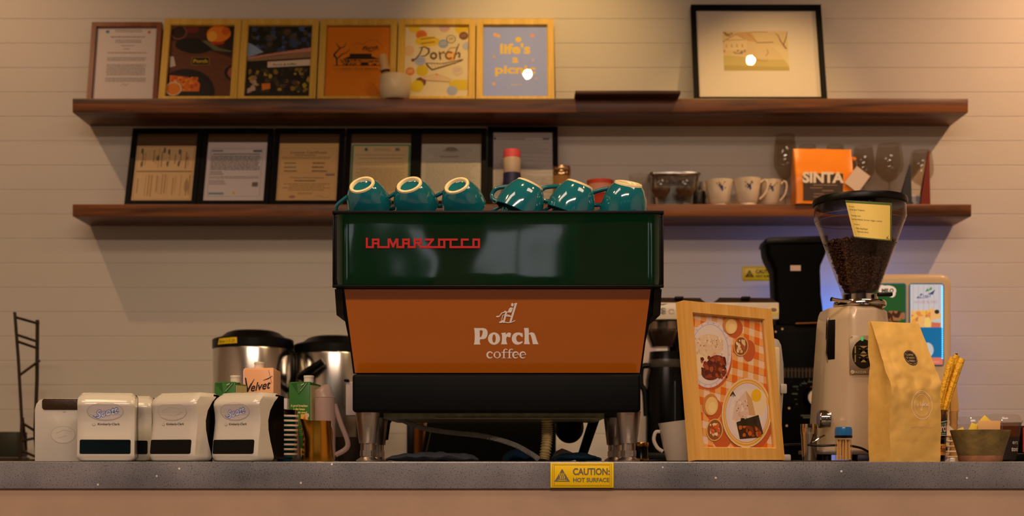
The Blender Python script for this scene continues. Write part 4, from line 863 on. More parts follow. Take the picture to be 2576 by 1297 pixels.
def dispenser(lab, px, d, rz, logo=True, chrome=False, proto=[]):
    W = .114
    o = T('napkin_dispenser', lab, 'napkin dispenser', (X(px, d), d, 1.0), rz, 'white napkin dispensers on the counter')
    b = NB(); ns = 14; xs = [-W/2+W*i/ns for i in range(ns+1)]; sub = []
    for i in range(len(side)): p, q = side[i], side[(i+1) % len(side)]; sub += [p, ((p[0]+q[0])/2, (p[1]+q[1])/2)]
    rg = [[(x, y+.006*max(0, abs(x)/(W/2)-.86)/.14*(1 if y < .03 else 0), z) for y, z in sub] for x in xs]; b = loft(rg)
    for zc in (.0035, .0065, .009, .0112, .1285, .1325, .136, .139, .1415, .1432): bmesh.ops.bisect_plane(b, geom=b.verts[:]+b.edges[:]+b.faces[:], plane_co=(0, 0, zc), plane_no=(0, 0, 1))
    cut_round(b, W, .1445, .016); P('cover', b, whp, o, 50)
    P('body', prism([(.034, .006), (.034, .110), (.056, .132), (.080, .141), (.106, .138), (.106, .006)], -W/2+.002, W/2-.002, 'X', .003), bpl, o)
    P('feet', box(-.04, .04, .012, .09, 0, .007), M('grey_rubber', (120, 120, 112), .6), o)
    P('napkin_slot', xform(rr_prism(-W/2+.006, W/2-.007, .0165, .046, .003, -.0009, .004), Matrix.Translation((0, .0003, -.0006)) @ Matrix.Translation((0, 0, .0165)) @ Matrix.Rotation(R(-7.5), 4, 'X') @ Matrix.Translation((0, 0, -.0165))), steel('chrome_dark', (42, 54, 52), .16) if chrome else bpl, o)
    a = Art()
    if logo is not None:
        a.ell(-.001, .1035, .0365, .0185, (170, 163, 158) if logo else (188, 181, 168)); a.ell(-.001, .1035, .035, .017, (192, 184, 181) if logo else (197, 190, 177))
        if logo:
            a.outlined('Scott', .004, .0955, .0150, (44, 92, 176), (214, 214, 218), .0011, bold=.012, w=.046, rot=.26, shear=.35)
            a.line([(-.026, .0945), (-.021, .0915), (-.014, .0935)], .0014, (44, 92, 176)); a.line([(.010, .1015), (.026, .104)], .0009, (44, 92, 176))
        else: a.line([(-.025, .105), (-.005, .112), (.02, .108)], .002, (186, 178, 164)); a.line([(-.02, .097), (.004, .094), (.024, .102)], .0015, (186, 178, 164))
    a.ell(-.024, .0768, .0034, .0024, (150, 140, 130)); a.ell(-.024, .0768, .0026, .0018, (197, 190, 177)); a.text('Kimberly-Clark', .006, .0756, .0046, (56, 50, 48), bold=.012, w=.044)
    def onf(u, v, h):
        y = 0
        for (y0, z0), (y1, z1) in zip(side, side[1:]):
            if z0 <= v <= z1: y = y0+(y1-y0)*(v-z0)/(z1-z0); break
        return (u, y-.0006-h, v)
    a.build('logo', PG, o, onf)
    return o
dispenser('white napkin dispenser with a steel-fronted slot, nearest and leftmost with the blue script', 265, 2.70, R(10), True, True)
dispenser('white napkin dispenser tucked behind the steel-slot one, only its right edge showing', 311, 2.83, R(8), False)
dispenser('white napkin dispenser furthest back, a sliver between two others', 338, 2.965, R(6), False)
dispenser('white napkin dispenser with a blank oval window, in the middle of the row', 428, 2.70, R(-23), False)
dispenser('white napkin dispenser with the blue script and black side, right end of the row', 586, 2.70, R(-24), True)
# plain dispenser with a brown grip
d = 2.80; o = T('towel_dispenser', 'plain white dispenser with a dark brown grip along its top, far left', 'dispenser', (X(150, d), d, 1.0), R(4))
hh = Z(1001, d)-1; wl, wr = S(-62, d), S(62, d)
P('body', prism([(wl, 0), (wr, 0), (wr, hh), (wl+.022, hh), (wl+.010, hh-.004), (wl+.003, hh-.012), (wl, hh-.024)], 0, .075, 'Y', .003), whp, o)
P('grip', prism(rrect(wl+.016, wr-.004, hh-.0245, hh-.001, .006), -.002, .006, 'Y', .0012), M('dark_brown_plastic', (52, 36, 20), .3, bump=.06, bscale=150), o)
a = Art(); a.ell(wl+.060, .057, .026, .0185, (178, 170, 154)); a.ell(wl+.060, .0572, .0245, .0172, (200, 193, 180)); a.line([(wl+.045, .06), (wl+.06, .067), (wl+.078, .064)], .002, (184, 176, 164)); a.line([(wl+.05, .05), (wl+.066, .055)], .002, (184, 176, 164)); a.ell(wl+.062, hh-.028, .004, .002, (190, 178, 160)); a.build('window', PG, o, lambda u, v, h: (u, -.0003-h, v))
# cartons
def carton(lab, px0, px1, ptop, d, col, art, cap_px, rz=0, side_col=None, dep=.062):
    w_ = S(px1-px0, d); h = Z(ptop, d)-1; o = T('drink_carton', lab, 'carton', (X((px0+px1)/2, d), d, 1.0), rz, None)
    b = loft([[(-w_/2, 0, 0), (w_/2, 0, 0), (w_/2, dep, 0), (-w_/2, dep, 0)], [(-w_/2, 0, h*.985), (w_/2, 0, h*.985), (w_/2, dep, h*.97), (-w_/2, dep, h*.97)], [(-w_/2+.003, .006, h), (w_/2-.003, .006, h), (w_/2-.003, dep-.004, h*.975), (-w_/2+.003, dep-.004, h*.975)]]); bmesh.ops.bevel(b, geom=b.edges[:], offset=.0012, segments=2, profile=.5, affect='EDGES')
    P('body', b, M('carton_%d_%d' % (col[0], col[1]), col, .4), o)
    if side_col: P('side_panel', box(w_/2, w_/2+.0006, .003, dep-.003, .003, h*.955), M('carton_cream', side_col, .5), o, 0)
    art.build('lettering', PR, o, lambda u, v, h_: (u, -.0006-h_, v))
    cx_ = S(cap_px-(px0+px1)/2, d); P('cap', lathe([(0, h-.002), (.0115, h-.002), (.0115, h+.009), (.0122, h+.0095), (.0122, h+.0135), (.0108, h+.0145), (0, h+.0145)], cx_, .02, 0, 24), M('cap_white', (234, 220, 200), .4), o)
    return o
def green_art(full, d=3.02):
    a = Art(); w_ = S(56 if full else 60, d); h = Z(959, d)-1
    a.poly([(-w_*.42, h-.003), (w_*.44, h-.003), (-w_*.02, h-.030)], (40, 92, 40)); a.poly([(-w_*.12, h-.004), (w_*.18, h-.004), (.0, h-.027), (-w_*.06, h-.026)], (70, 124, 60)); a.line([(w_*.36, h-.004), (w_*.04, h-.022)], .0016, (160, 176, 140), False); a.line([(w_*.10, h-.008), (w_*.22, h-.005)], .002, (200, 206, 180))
    if full:
        for i, s_ in enumerate(('A good breakfast', 'a day keeps', 'the blues away!')): a.text(s_, 0, h-.058-i*.0075, .0052, (230, 214, 120), bold=.03, w=(.043, .029, .039)[i], rot=-.03)
        a.rect(.004, h-.100, .022, h-.075, (238, 176, 70)); a.ell(.013, h-.087, .003, .005, (200, 110, 40)); a.ell(.020, h-.078, .0052, .0052, (216, 190, 150)); a.line([(.013, h-.082), (.016, h-.078)], .001, (120, 90, 30))
        for i in range(4): a.rect(-.006+.004*(i % 2), h-.112-i*.004, .02, h-.1105-i*.004, (120, 160, 60))
        a.rect(-.02, .01, .03, .03, (226, 180, 60))
    return a
carton('green drink carton with a white cap behind the right-end dispenser', 537, 594, 959, 3.02, (52, 112, 48), green_art(False), 584, R(-14), (230, 214, 150))
carton('green drink carton printed with a yellow breakfast slogan beside the brass pitcher', 724, 782, 959, 3.02, (52, 112, 48), green_art(True), 769, R(-16), (226, 190, 110))
d = 3.10; a = Art(); h = Z(924, d)-1; w_ = S(78, d)
a.poly([(-w_*.5, .03), (w_*.5, .03), (w_*.5, h*.72), (w_*.3, h*.70), (-w_*.1, h*.62), (-w_*.5, h*.5)], (240, 206, 160)); a.line([(w_*.34, h-.006), (w_*.44, h-.036)], .0012, (170, 110, 80)); a.rect(-w_*.5, h*.4, -w_*.46, h*.97, (244, 216, 214))
ik = (34, 24, 34); a.text('Velvet', .002, h-.053, .020, ik, bold=.015, w=.061, rot=.16, shear=.45); a.line([(-.031, h-.025), (-.026, h-.055), (-.010, h-.027)], [.003, .0045, .001], ik); a.line([(.012, h-.030), (.024, h-.026), (.034, h-.020)], [.001, .0022, .001], ik); a.text('PLANT-BASED', .004, h-.066, .0044, (90, 60, 54), bold=.01, w=.034); a.line([(-.028, h-.064), (-.016, h-.064)], .0006, (90, 60, 54))
carton('tall pink plant-based drink carton with dark script lettering in front of the urn', 611, 689, 924, d, (240, 176, 128), a, 646, R(-6))
# saucers
d = 2.84; sau = None; cxs = X(716, d); r = S(33, d)
base_z = 1.0+.012
for k in range(9):
    y0 = 1150-7-k*12.4+ (0 if k < 8 else 0); zz = Z(1139-k*11.9, d)-.004; ln_ = 'teal saucer with a cream rim, %s of the stack beside the dispensers' % ('bottom', 'second from the bottom', 'third from the bottom', 'fourth from the bottom', 'middle one', 'fourth from the top', 'third from the top', 'second from the top', 'topmost')[k]
    if sau is None:
        sau = T('saucer', ln_, 'saucer', (cxs, d, zz), 0, 'teal saucers in a stack')
        P('plate', lathe([(0, -.009), (r*.52, -.009), (r*.56, -.0085), (r*.94, .0005), (r*.93, .003), (r*.5, -.004), (0, -.004)], seg=40), teal, sau); P('rim', lathe([(r*.92, .0002), (r*.985, .0), (r, .002), (r*.985, .0042), (r*.93, .0040)], seg=40, caps=False), M('cream_rim_dull', (214, 190, 160), .35), sau)
    else: dup(sau, (cxs+S(.45*k-1.5, d), d, zz), label=ln_)
o = T('upturned_bowl', 'dark teal bowl under the stack of saucers', 'bowl', (cxs, d, 1.0)); P('body', lathe([(0, 0), (r*.52, 0), (r*.6, .004), (r*.66, .006), (r*.62, .006), (0, .005)], seg=32), M('dark_teal', (14, 60, 76), .2), o)
# steel pitcher behind the saucers, with white bottle
d = 2.95
def pitcher(name, lab, px0, px1, ptop, d, mat, spout, hand, cat='pitcher', taper=.86):
    r1 = S((px1-px0)/2, d); h = Z(ptop, d)-1; o = T(name, lab, cat, (X((px0+px1)/2, d), d, 1.0))
    b = NB(); sg = 40; pf = [(1.0, 0), (1.03, .006), (1.0, h*.25), (.94, h*.55), (taper, h*.85), (taper, h)]
    def ring(f, z, ins):
        out = []
        for i in range(sg):
            an = 2*PI*i/sg; k = max(0, math.cos(an-spout))**14*max(0, (z/h-.55)/.45); rr_ = r1*f-ins
            out.append(((rr_+k*.014)*math.cos(an), (rr_+k*.014)*math.sin(an), z+k*.004))
        return out
    rg = [ring(f, z, 0) for f, z in pf]+[ring(f, z, .0012) for f, z in pf[::-1]]; b = loft(rg); P('body', b, mat, o, 50)
    pts = smooth_path([(r1*taper*math.cos(hand), r1*taper*math.sin(hand), h*.88), ((r1+.022)*math.cos(hand), (r1+.022)*math.sin(hand), h*.84), ((r1+.026)*math.cos(hand), (r1+.026)*math.sin(hand), h*.5), (r1*1.0*math.cos(hand), r1*1.0*math.sin(hand), h*.2)], 6)
    P('handle', tube(pts, .0042, 8), mat, o); return o
pitcher('steel_pitcher', 'steel milk pitcher standing behind the stack of saucers', 652, 756, 1031, d, steel('pitcher_steel', (150, 140, 130), .16), R(-92), R(80))
pitcher('brass_pitcher', 'brass-coloured milk pitcher beside the green carton, spout facing left', 760, 838, 1058, 2.82, steel('brass', (196, 138, 46), .24), R(-145), R(70))
d = 3.14; o = T('white_bottle', 'white square plastic bottle rising behind the steel pitcher', 'bottle', (X(708, d), d, 1.0)); P('body', box(S(-15, d), S(15, d), 0, .03, 0, Z(1001, d)-1, .003), M('white_matte', (216, 202, 200), .5), o); 
# clear plastic jug
d = 3.0; o = T('plastic_jug', 'frosted clear plastic jug with a slanted lid behind the brass pitcher', 'jug', (X(818, d), d, 1.0)); fros = M('frosted_plastic', (208, 176, 164), .3, trans=.0, alpha=.45); h1 = Z(1000, d)-1; h2 = Z(966, d)-1; r = S(26, d)
P('body', lathe([(r*.9, 0), (r, .006), (r, h1), (r*.96, h1), (r*.95, .008), (0, .006)], seg=32, caps=False), fros, o)
P('lid', loft([[(r*1.0*math.cos(q*PI/12), r*1.0*math.sin(q*PI/12), h1+.001) for q in range(24)], [(r*.9*math.cos(q*PI/12)-.003, r*.9*math.sin(q*PI/12), h1+.010+.006*math.cos(q*PI/12+2.6)) for q in range(24)], [(r*.45*math.cos(q*PI/12)+.003, r*.45*math.sin(q*PI/12), h2-.004) for q in range(24)], [(r*.2*math.cos(q*PI/12)+.004, r*.2*math.sin(q*PI/12), h2) for q in range(24)]]), fros, o)
P('handle', tube(smooth_path([(r*.9, 0, h1*.9), (r*1.5, 0, h1*.6), (r*2.2, 0, h1*.25), (r*1.0, 0, h1*.1)], 6), .006, 8), fros, o)
d = 3.1; o = T('planter_bowl', 'dark stoneware bowl behind the left front machine leg', 'bowl', (X(875, d), d, 1.0)); r = S(42, d); h = Z(1099, d)-1
P('body', lathe([(0, 0), (r*.62, 0), (r*.66, .004), (r*.8, h*.5), (r*.98, h*.95), (r, h), (r*.94, h), (r*.75, h*.5), (r*.55, .008), (0, .008)], seg=36), M('dark_stoneware', (58, 46, 28), .55, var=.5, vscale=40, bump=.2, bscale=60), o)
# ================================================================ service counter, right of the machine
# -- framed menu photograph, yawed and leaning back
W3, H3, B3 = .272, .337, .026; a = Clip(-W3/2+B3-.002, B3-.004, W3/2-B3+.002, H3-B3+.002)
gx0, gy0, gx1, gy1 = a.b; a.rect(gx0, gy0, gx1, gy1, (250, 214, 184)); rn = random.Random(12)
def mq(x, y):     # crop coordinates of the picture corners -> sheet
    cs = [(165, 135), (690, 165), (805, 1140), (282, 1140)]
    s_ = .5; t_ = .5
    for _ in range(12):
        f = lambda s, t: ((1-s)*(1-t)*cs[0][0]+s*(1-t)*cs[1][0]+s*t*cs[2][0]+(1-s)*t*cs[3][0], (1-s)*(1-t)*cs[0][1]+s*(1-t)*cs[1][1]+s*t*cs[2][1]+(1-s)*t*cs[3][1])
        fx, fy = f(s_, t_); e = 1e-4; ax, ay = f(s_+e, t_); bx, by = f(s_, t_+e); J = ((ax-fx)/e, (bx-fx)/e, (ay-fy)/e, (by-fy)/e); D = J[0]*J[3]-J[1]*J[2]
        dx, dy = x-fx, y-fy; s_ += (dx*J[3]-dy*J[1])/D; t_ += (dy*J[0]-dx*J[2])/D
    return (gx0+(gx1-gx0)*s_, gy1-(gy1-gy0)*t_)
ck = .0165; ang = R(-9); ca, sa = math.cos(ang), math.sin(ang)
def sq(i0, i1, j0, j1): return [((x*ca-y*sa)*ck, .17+(x*sa+y*ca)*ck) for x, y in ((i0, j0), (i1, j0), (i1, j1), (i0, j1))]
for i in range(-16, 17):
    a.k = 2
    if i % 2 == 0: a.poly(sq(i, i+1, -18, 18), (246, 176, 96))
for j in range(-18, 18):
    if j % 2 == 0:
        for i in range(-16, 17): a.k = 20; a.poly(sq(i, i+1, j, j+1), (238, 112, 18) if i % 2 == 0 else (246, 176, 96))
a.k = 24
def ME(x, y, rx, ry, col, hole=None):
    n_ = 40; o_ = [mq(x+rx*math.cos(2*PI*i/n_), y+ry*math.sin(2*PI*i/n_)) for i in range(n_)]; a.poly(o_, col)
sh = (206, 96, 40)
ME(330, 470, 150, 230, sh); ME(600, 400, 48, 80, sh); ME(490, 235, 60, 70, sh); ME(620, 900, 185, 255, sh); ME(430, 1040, 70, 90, sh); ME(360, 840, 60, 80, sh)
ME(318, 435, 155, 248, (238, 220, 216)); ME(316, 436, 138, 226, (198, 186, 204)); ME(315, 436, 133, 220, (240, 222, 212)); 
for k in range(22): an = 2*PI*k/22; ME(316+144*math.cos(an), 436+236*math.sin(an), 5, 7, (206, 192, 206))
ME(240, 480, 66, 110, (250, 222, 176)); ME(212, 478, 17, 38, (250, 186, 20)); ME(310, 370, 100, 85, (238, 206, 168)); 
a.blobs(*mq(220, 450), *mq(410, 300), 50, .0035, [(244, 218, 184), (226, 186, 144), (250, 228, 200)], rn); a.blobs(*mq(230, 400), *mq(400, 310), 12, .0014, [(110, 70, 44)], rn)
ME(372, 500, 66, 60, (118, 42, 20)); ME(330, 570, 66, 56, (110, 36, 16)); a.blobs(*mq(270, 610), *mq(430, 450), 60, .006, [(128, 44, 18), (96, 30, 14), (156, 62, 26), (178, 80, 40), (84, 24, 12)], rn)
for (x, y, rx, ry) in ((455, 215, 52, 66), (336, 808, 55, 80)): ME(x, y, rx, ry, (214, 140, 62)); ME(x+8, y+8, rx*.8, ry*.84, (250, 208, 128)); ME(x+14, y+20, rx*.5, ry*.5, (255, 222, 150))
for (x, y, rx, ry) in ((538, 368, 54, 74), (372, 992, 58, 82)):
    ME(x, y, rx, ry, (236, 190, 110)); ME(x, y, rx*.88, ry*.9, (150, 84, 40)); a.blobs(*mq(x-28, y+50), *mq(x+28, y-50), 26, .0045, [(250, 226, 170), (240, 206, 150), (170, 90, 46), (226, 110, 50), (250, 230, 190)], rn)
a.blobs(*mq(350, 1020), *mq(400, 960), 10, .004, [(206, 60, 20), (226, 90, 30)], rn)
ME(598, 862, 182, 258, (240, 214, 176)); ME(598, 862, 172, 246, (240, 176, 30)); ME(598, 862, 162, 232, (240, 218, 200)); ME(598, 862, 158, 226, (238, 168, 30)); ME(598, 862, 152, 218, (236, 218, 220)); ME(600, 870, 130, 190, (244, 226, 216))
ME(660, 790, 80, 110, (250, 224, 180)); ME(662, 734, 37, 48, (252, 196, 16)); a.poly([mq(585, 700), mq(612, 760), mq(605, 880), mq(560, 930), mq(490, 920), mq(510, 790)], (236, 204, 184)); a.blobs(*mq(490, 930), *mq(605, 740), 44, .0035, [(244, 220, 204), (226, 186, 160), (250, 230, 214)], rn); a.blobs(*mq(510, 900), *mq(600, 760), 14, .0014, [(96, 64, 44)], rn)
a.poly([mq(585, 700), mq(630, 760), mq(660, 880), mq(612, 880)], (220, 176, 120)); a.line([mq(475, 740), mq(490, 712), mq(505, 738)], .003, (44, 40, 30)); a.line([mq(490, 712), mq(492, 745)], .002, (44, 40, 30))
a.poly([mq(522, 935), mq(600, 905), mq(682, 878), mq(722, 1015), mq(690, 1045), mq(552, 1058)], (66, 38, 18)); a.poly([mq(522, 935), mq(600, 905), mq(682, 878), mq(690, 930), mq(600, 960), mq(530, 968)], (46, 40, 26)); a.blobs(*mq(545, 1040), *mq(700, 960), 22, .006, [(178, 74, 24), (206, 104, 36), (90, 40, 18), (140, 60, 20)], rn); a.blobs(*mq(545, 960), *mq(680, 905), 10, .006, [(52, 46, 28), (38, 34, 22)], rn)
db = 2.72; ps = R(37); bx = X(1752, db); cxm = (bx+W3/2*math.cos(ps), db+W3/2*math.sin(ps))
frame('light wood framed menu photograph of two plates on an orange checked cloth, on the counter', cxm[0], cxm[1], 1.0005, W3, H3, B3, .024, wood('menu_oak', (204, 150, 70), (218, 168, 88), 'Z', 5, 16, .5), a, R(6.5), ps, bot=.028, name='menu_frame', pd=.45)
# -- white cup, black jar and tray
d = 2.96; r = S(56, d); hh = Z(1064, d)-1; o = T('coffee_cup', 'plain white cup with its handle left, behind the menu frame', 'cup', (X(1712, d), d, 1.0)); wch = M('white_china', (232, 214, 190), .2, coat=.4)
P('body', lathe([(0, .004), (r*.56, 0), (r*.64, .002), (r*.66, .007), (r*.80, hh*.4), (r*.94, hh*.85), (r, hh), (r*.96, hh), (r*.88, hh*.8), (r*.7, hh*.3), (r*.5, .012), (0, .012)], seg=40), wch, o)
P('handle', tube(smooth_path([(-r*.93, 0, hh*.78), (-r*1.12, 0, hh*.76), (-r*1.20, 0, hh*.56), (-r*1.04, 0, hh*.36), (-r*.80, 0, hh*.26)], 7), .0045, 10), wch, o)
o = T('inner_cup', 'white cup nested in the plain white cup, only its rim showing', 'cup', (X(1716, d), d, 1.0+hh*.55)); o.rotation_euler = (0, R(-7), 0); P('body', lathe([(0, 0), (r*.5, 0), (r*.80, hh*.36), (r*.84, hh*.52), (r*.80, hh*.52), (r*.70, hh*.3), (0, .006)], seg=36), wch, o)
d = 3.12; o = T('small_jar', 'small black jar with a brass lid beside the right machine leg', 'jar', (X(1612, d), d, 1.0)); r = S(20, d); h = Z(1112, d)-1
P('body', lathe([(0, 0), (r, 0), (r, .008), (r*.93, .010), (r*.93, h-.010), (0, h-.010)], seg=28), bpl, o); P('lid', lathe([(r*.98, h-.010), (r, h-.009), (r, h-.001), (r*.97, h), (0, h)], seg=28), steel('brass'), o); P('base_band', lathe([(r*.96, .0005), (r*1.02, .001), (r*1.02, .007), (r*.96, .0075)], seg=28, caps=False), steel('brass'), o)
o = P('serving_tray', prism(rrect(X(1594, 3.2), X(1674, 3.2), 3.05, 3.35, .01), 1.0003, 1.0035, 'Z', .001), M('dark_tray', (26, 18, 14), .3)); tagm(o, 'flat dark tray beside the right machine leg', 'tray')
# -- white dispenser behind the frame
d = 3.06; o = T('soap_dispenser', 'tall white dispenser mostly hidden behind the menu frame, rounded right edge showing', 'dispenser', (X(1905, d), d, 1.0)); hh = Z(850, d)-1; wr = S(73, d)
b = loft([[(x*s_, y*s_+.0, z) for x, y in rrect(-wr, wr, 0, .12, .03)] for s_, z in ((.86, 0), (.90, .02), (.93, hh*.4), (1.0, hh*.62), (.985, hh*.8), (.90, hh*.95), (.80, hh*.99), (.70, hh))]); P('body', b, whp, o, 60)
P('window', box(wr*.3, wr*.78, -.002, .004, hh*.30, hh*.93, .004), M('cream_inset', (236, 214, 168), .3), o); P('catch', box(wr*.80, wr*1.03, .0, .02, hh*.55, hh*.63, .003), whp, o); P('foot', box(wr*.62, wr*1.08, -.03, .02, 0, .016, .004), whp, o)
# -- silver coffee grinder
DG = 2.98; gx = X(2163, DG); gd = T('coffee_grinder', 'silver-cream coffee grinder with a clear hopper of beans beside the kraft bag', 'coffee grinder', (gx, DG, 1.0))
def gz(py): return Z(py, DG)-1
def gxx(px): return X(px, DG)-gx
sil = M('silver_paint', (206, 182, 152), .34, .15, coat=.3)
def sec(l, r_, yf, yb_, z, rnd_=.012):
    w = r_-l; ch = w*.30; pts = [(r_, yb_), (l, yb_), (l, yf+.05), (l+ch, yf), (r_-ch, yf), (r_, yf+.05)]
    out = []
    n = len(pts)
    for i in range(n):
        p0, p1, p2 = Vector(pts[i-1]), Vector(pts[i]), Vector(pts[(i+1) % n]); a_ = p1+(p0-p1).normalized()*rnd_; c_ = p1+(p2-p1).normalized()*rnd_
        for k in range(5): t_ = k/4; q = (1-t_)**2*a_+2*t_*(1-t_)*p1+t_*t_*c_; out.append((q.x, q.y, z))
    return out
rg = [sec(gxx(2062), gxx(2248), -.055, .13, gz(1134)), sec(gxx(2068), gxx(2246), -.055, .13, gz(1050)), sec(gxx(2074), gxx(2240), -.056, .12, gz(930)), sec(gxx(2080), gxx(2234), -.058, .11, gz(810)), sec(gxx(2083), gxx(2232), -.056, .105, gz(784)), sec(gxx(2086), gxx(2222), -.048, .098, gz(774)), sec(gxx(2094), gxx(2214), -.04, .09, gz(772))]
P('body', loft(rg), sil, gd, 35)
P('base_plate', prism(rrect(gxx(2040), gxx(2252), -.06, .15, .02), gz(1143), gz(1132), 'Z', .002), M('grey_base', (120, 108, 98), .4, .4), gd)
for fx, fy in ((2068, -.045), (2098, .12), (2182, .12), (2225, -.045)): P('foot', lathe([(0, 0), (.010, 0), (.010, gz(1142)), (0, gz(1142))], gxx(fx), fy, 0, 16), M('black_plastic'), gd)
l_ = gxx(2077); cp_ = lambda f, n_: (l_+.0435*f-.0502*n_/.0663, -.008-.05*f-.0435*n_/.0663)
P('handle_recess', prism([cp_(.02, .0012), cp_(.34, .0012), cp_(.34, -.004), cp_(.02, -.004)], gz(905), gz(806), 'Z', .001), M('black_plastic'), gd); P('recess_rim', tube([(gxx(2081), -.010, gz(800)), (gxx(2078), -.012, gz(815)), (gxx(2076), -.012, gz(890)), (gxx(2081), -.008, gz(912))], .0028, 8), steel('chrome', (214, 204, 192), .1), gd)
P('collar', lathe([(.045, gz(774)), (.056, gz(773)), (.0585, gz(770)), (.0585, gz(762)), (.056, gz(758)), (.040, gz(757)), (.039, gz(742)), (0, gz(742))], seg=48), steel('chrome'), gd)
P('adjusting_lever', tube([(gxx(2130), -.045, gz(763)), (gxx(2100), -.062, gz(764)), (gxx(2078), -.072, gz(763)), (gxx(2071), -.074, gz(762))], [.004, .0035, .0042, .0050], 10), steel('chrome'), gd)
P('hopper_slide', box(.030, gxx(2232), -.045, -.030, gz(750), gz(741), .002), M('black_plastic'), gd)
P('dosing_knob', lathe([(0, -.014), (.018, -.014), (.0205, -.011), (.0205, .010), (.018, .012), (0, .012)], gxx(2056), -.07, gz(1056), 28, ax='X'), steel('chrome'), gd); P('knob_stem', tube([(gxx(2056), -.07, gz(1056)), (gxx(2080), -.04, gz(1056))], .006, 10), steel('chrome'), gd)
pl = T('p', '', ''); bpy.data.objects.remove(pl)
DF = 2.921; gxf = lambda px: X(px, DF)-gx; gzf = lambda py: Z(py, DF)-1
plate = P('name_plate', box(gxf(2137), gxf(2204), -.0600, -.0575, gzf(940), gzf(843), .0008), M('plate_steel', (150, 134, 108), .35, .4), gd)
a = Art(); gu = lambda px, py: (gxf(px), gzf(py)); c0 = gu(2172, 890); blk_ = (26, 24, 20); gold = (150, 124, 70)
a.ell(c0[0], c0[1], S(28, DG), S(36, DG), blk_); a.rect(c0[0]-S(22, DG), c0[1]-S(20, DG), c0[0]+S(22, DG), c0[1]-S(1.5, DG), gold); a.rect(c0[0]-S(22, DG), c0[1]+S(1.5, DG), c0[0]+S(22, DG), c0[1]+S(20, DG), gold)
a.text('M', c0[0], c0[1]-S(19, DG), S(17, DG), blk_, bold=.06, w=S(38, DG)); a.text('M', c0[0], c0[1]+S(2.5, DG), S(17, DG), blk_, bold=.06, w=S(38, DG))
for p in ((2141, 848), (2144, 935), (2200, 935)): x, y = gu(*p); a.ell(x, y, .0042, .0042, (206, 180, 140)); a.line([(x-.0025, y-.0015), (x+.0025, y+.0015)], .001, (60, 50, 40))
x, y = gu(2162, 938); a.text('MAZZER', x, y, .005, (196, 180, 150), align='c', w=.03)
a.build('plate_lettering', PG, plate, lambda u, v, h: (u, -.0603-h, v)); P('power_light', box(*sorted((gxf(2166), gxf(2171))), -.0616, -.0603, gzf(857), gzf(847)), M('green_led', (20, 120, 50), .4, emit=(30, 170, 80), es=1.0), plate)
hop = thin_glass('hopper_plastic', (246, 240, 236), .03, 1.3)
hp = [(.0415, gz(742)), (.0415, gz(736)), (.0425, gz(732)), (.1010, gz(552)), (.1025, gz(546)), (.1015, gz(517))]
P('hopper', lathe(hp+[(r_-.0022, z_) for r_, z_ in hp[::-1]], seg=64, caps=False), hop, gd)
b = NB()
for yy in (545, 556): lathe([(.1012-max(0, (yy-548))*.0003, gz(yy)), (.1032-max(0, (yy-548))*.0003, gz(yy)-.0008), (.1012-max(0, (yy-548))*.0003, gz(yy)-.0016)], seg=64, caps=False, bm=b)
P('hopper_seam', b, M('seam_plastic', (190, 150, 130), .2, alpha=.6), gd)
P('hopper_lid', lathe([(0, gz(520)), (.1005, gz(520)), (.1030, gz(518)), (.1050, gz(516)), (.1055, gz(506)), (.1035, gz(501)), (.080, gz(499)), (0, gz(499))], seg=64), M('black_lid', (9, 8, 8), .35, spec=.25), gd)
# beans: seen through the wall of the cone
bl = gz(612); sl = (.1010-.0425)/(gz(552)-gz(732))
P('bean_fill', lathe([(0, gz(734)), (.034, gz(734)), (.0425+sl*(bl-gz(732))-.010, bl-.006), (0, bl-.002)], seg=40), M('dark_roast', (44, 26, 14), .6), gd)
proto_v = []; bb = NB(); bmesh.ops.create_uvsphere(bb, u_segments=8, v_segments=6, radius=1)
for v in bb.verts:
    v.co = Vector((v.co.x*.0048, v.co.y*.0034, v.co.z*.0026))
    if abs(v.co.y) < .0012 and v.co.z > 0: v.co.z *= .55
bv = [v.co.copy() for v in bb.verts]; bf = [[q.index for q in f.verts] for f in bb.faces]; bb.free(); vs, fs = [], []; rb = random.Random(21)
for i in range(2300):
    if i < 1700:
        z_ = gz(732)+(bl-gz(732))*(rb.random()**.62); rr_ = .0425+sl*(z_-gz(732))-.0062-.004*rb.random(); an = rb.uniform(-PI, 0.3) if i % 5 else rb.uniform(0, 2*PI)
    else: rr_ = .088*math.sqrt(rb.random())*.9; an = rb.uniform(0, 2*PI); z_ = bl+rb.uniform(-.004, .003)
    m_ = Matrix.Translation((rr_*math.cos(an), rr_*math.sin(an), z_)) @ Matrix.Rotation(rb.uniform(0, 6.3), 4, 'Z') @ Matrix.Rotation(rb.uniform(0, 6.3), 4, 'X') @ Matrix.Rotation(rb.uniform(0, 6.3), 4, 'Y')
    o_ = len(vs); vs += [m_ @ v for v in bv]; fs += [[q+o_ for q in f] for f in bf]
me = bpy.data.meshes.new('coffee_beans'); me.from_pydata(vs, [], fs); o = finish('coffee_beans', me, M('bean_brown', (72, 40, 20), .38, var=.45, vscale=90), gd, 180, label='dark roasted coffee beans in the hopper'); o['kind'] = 'stuff'
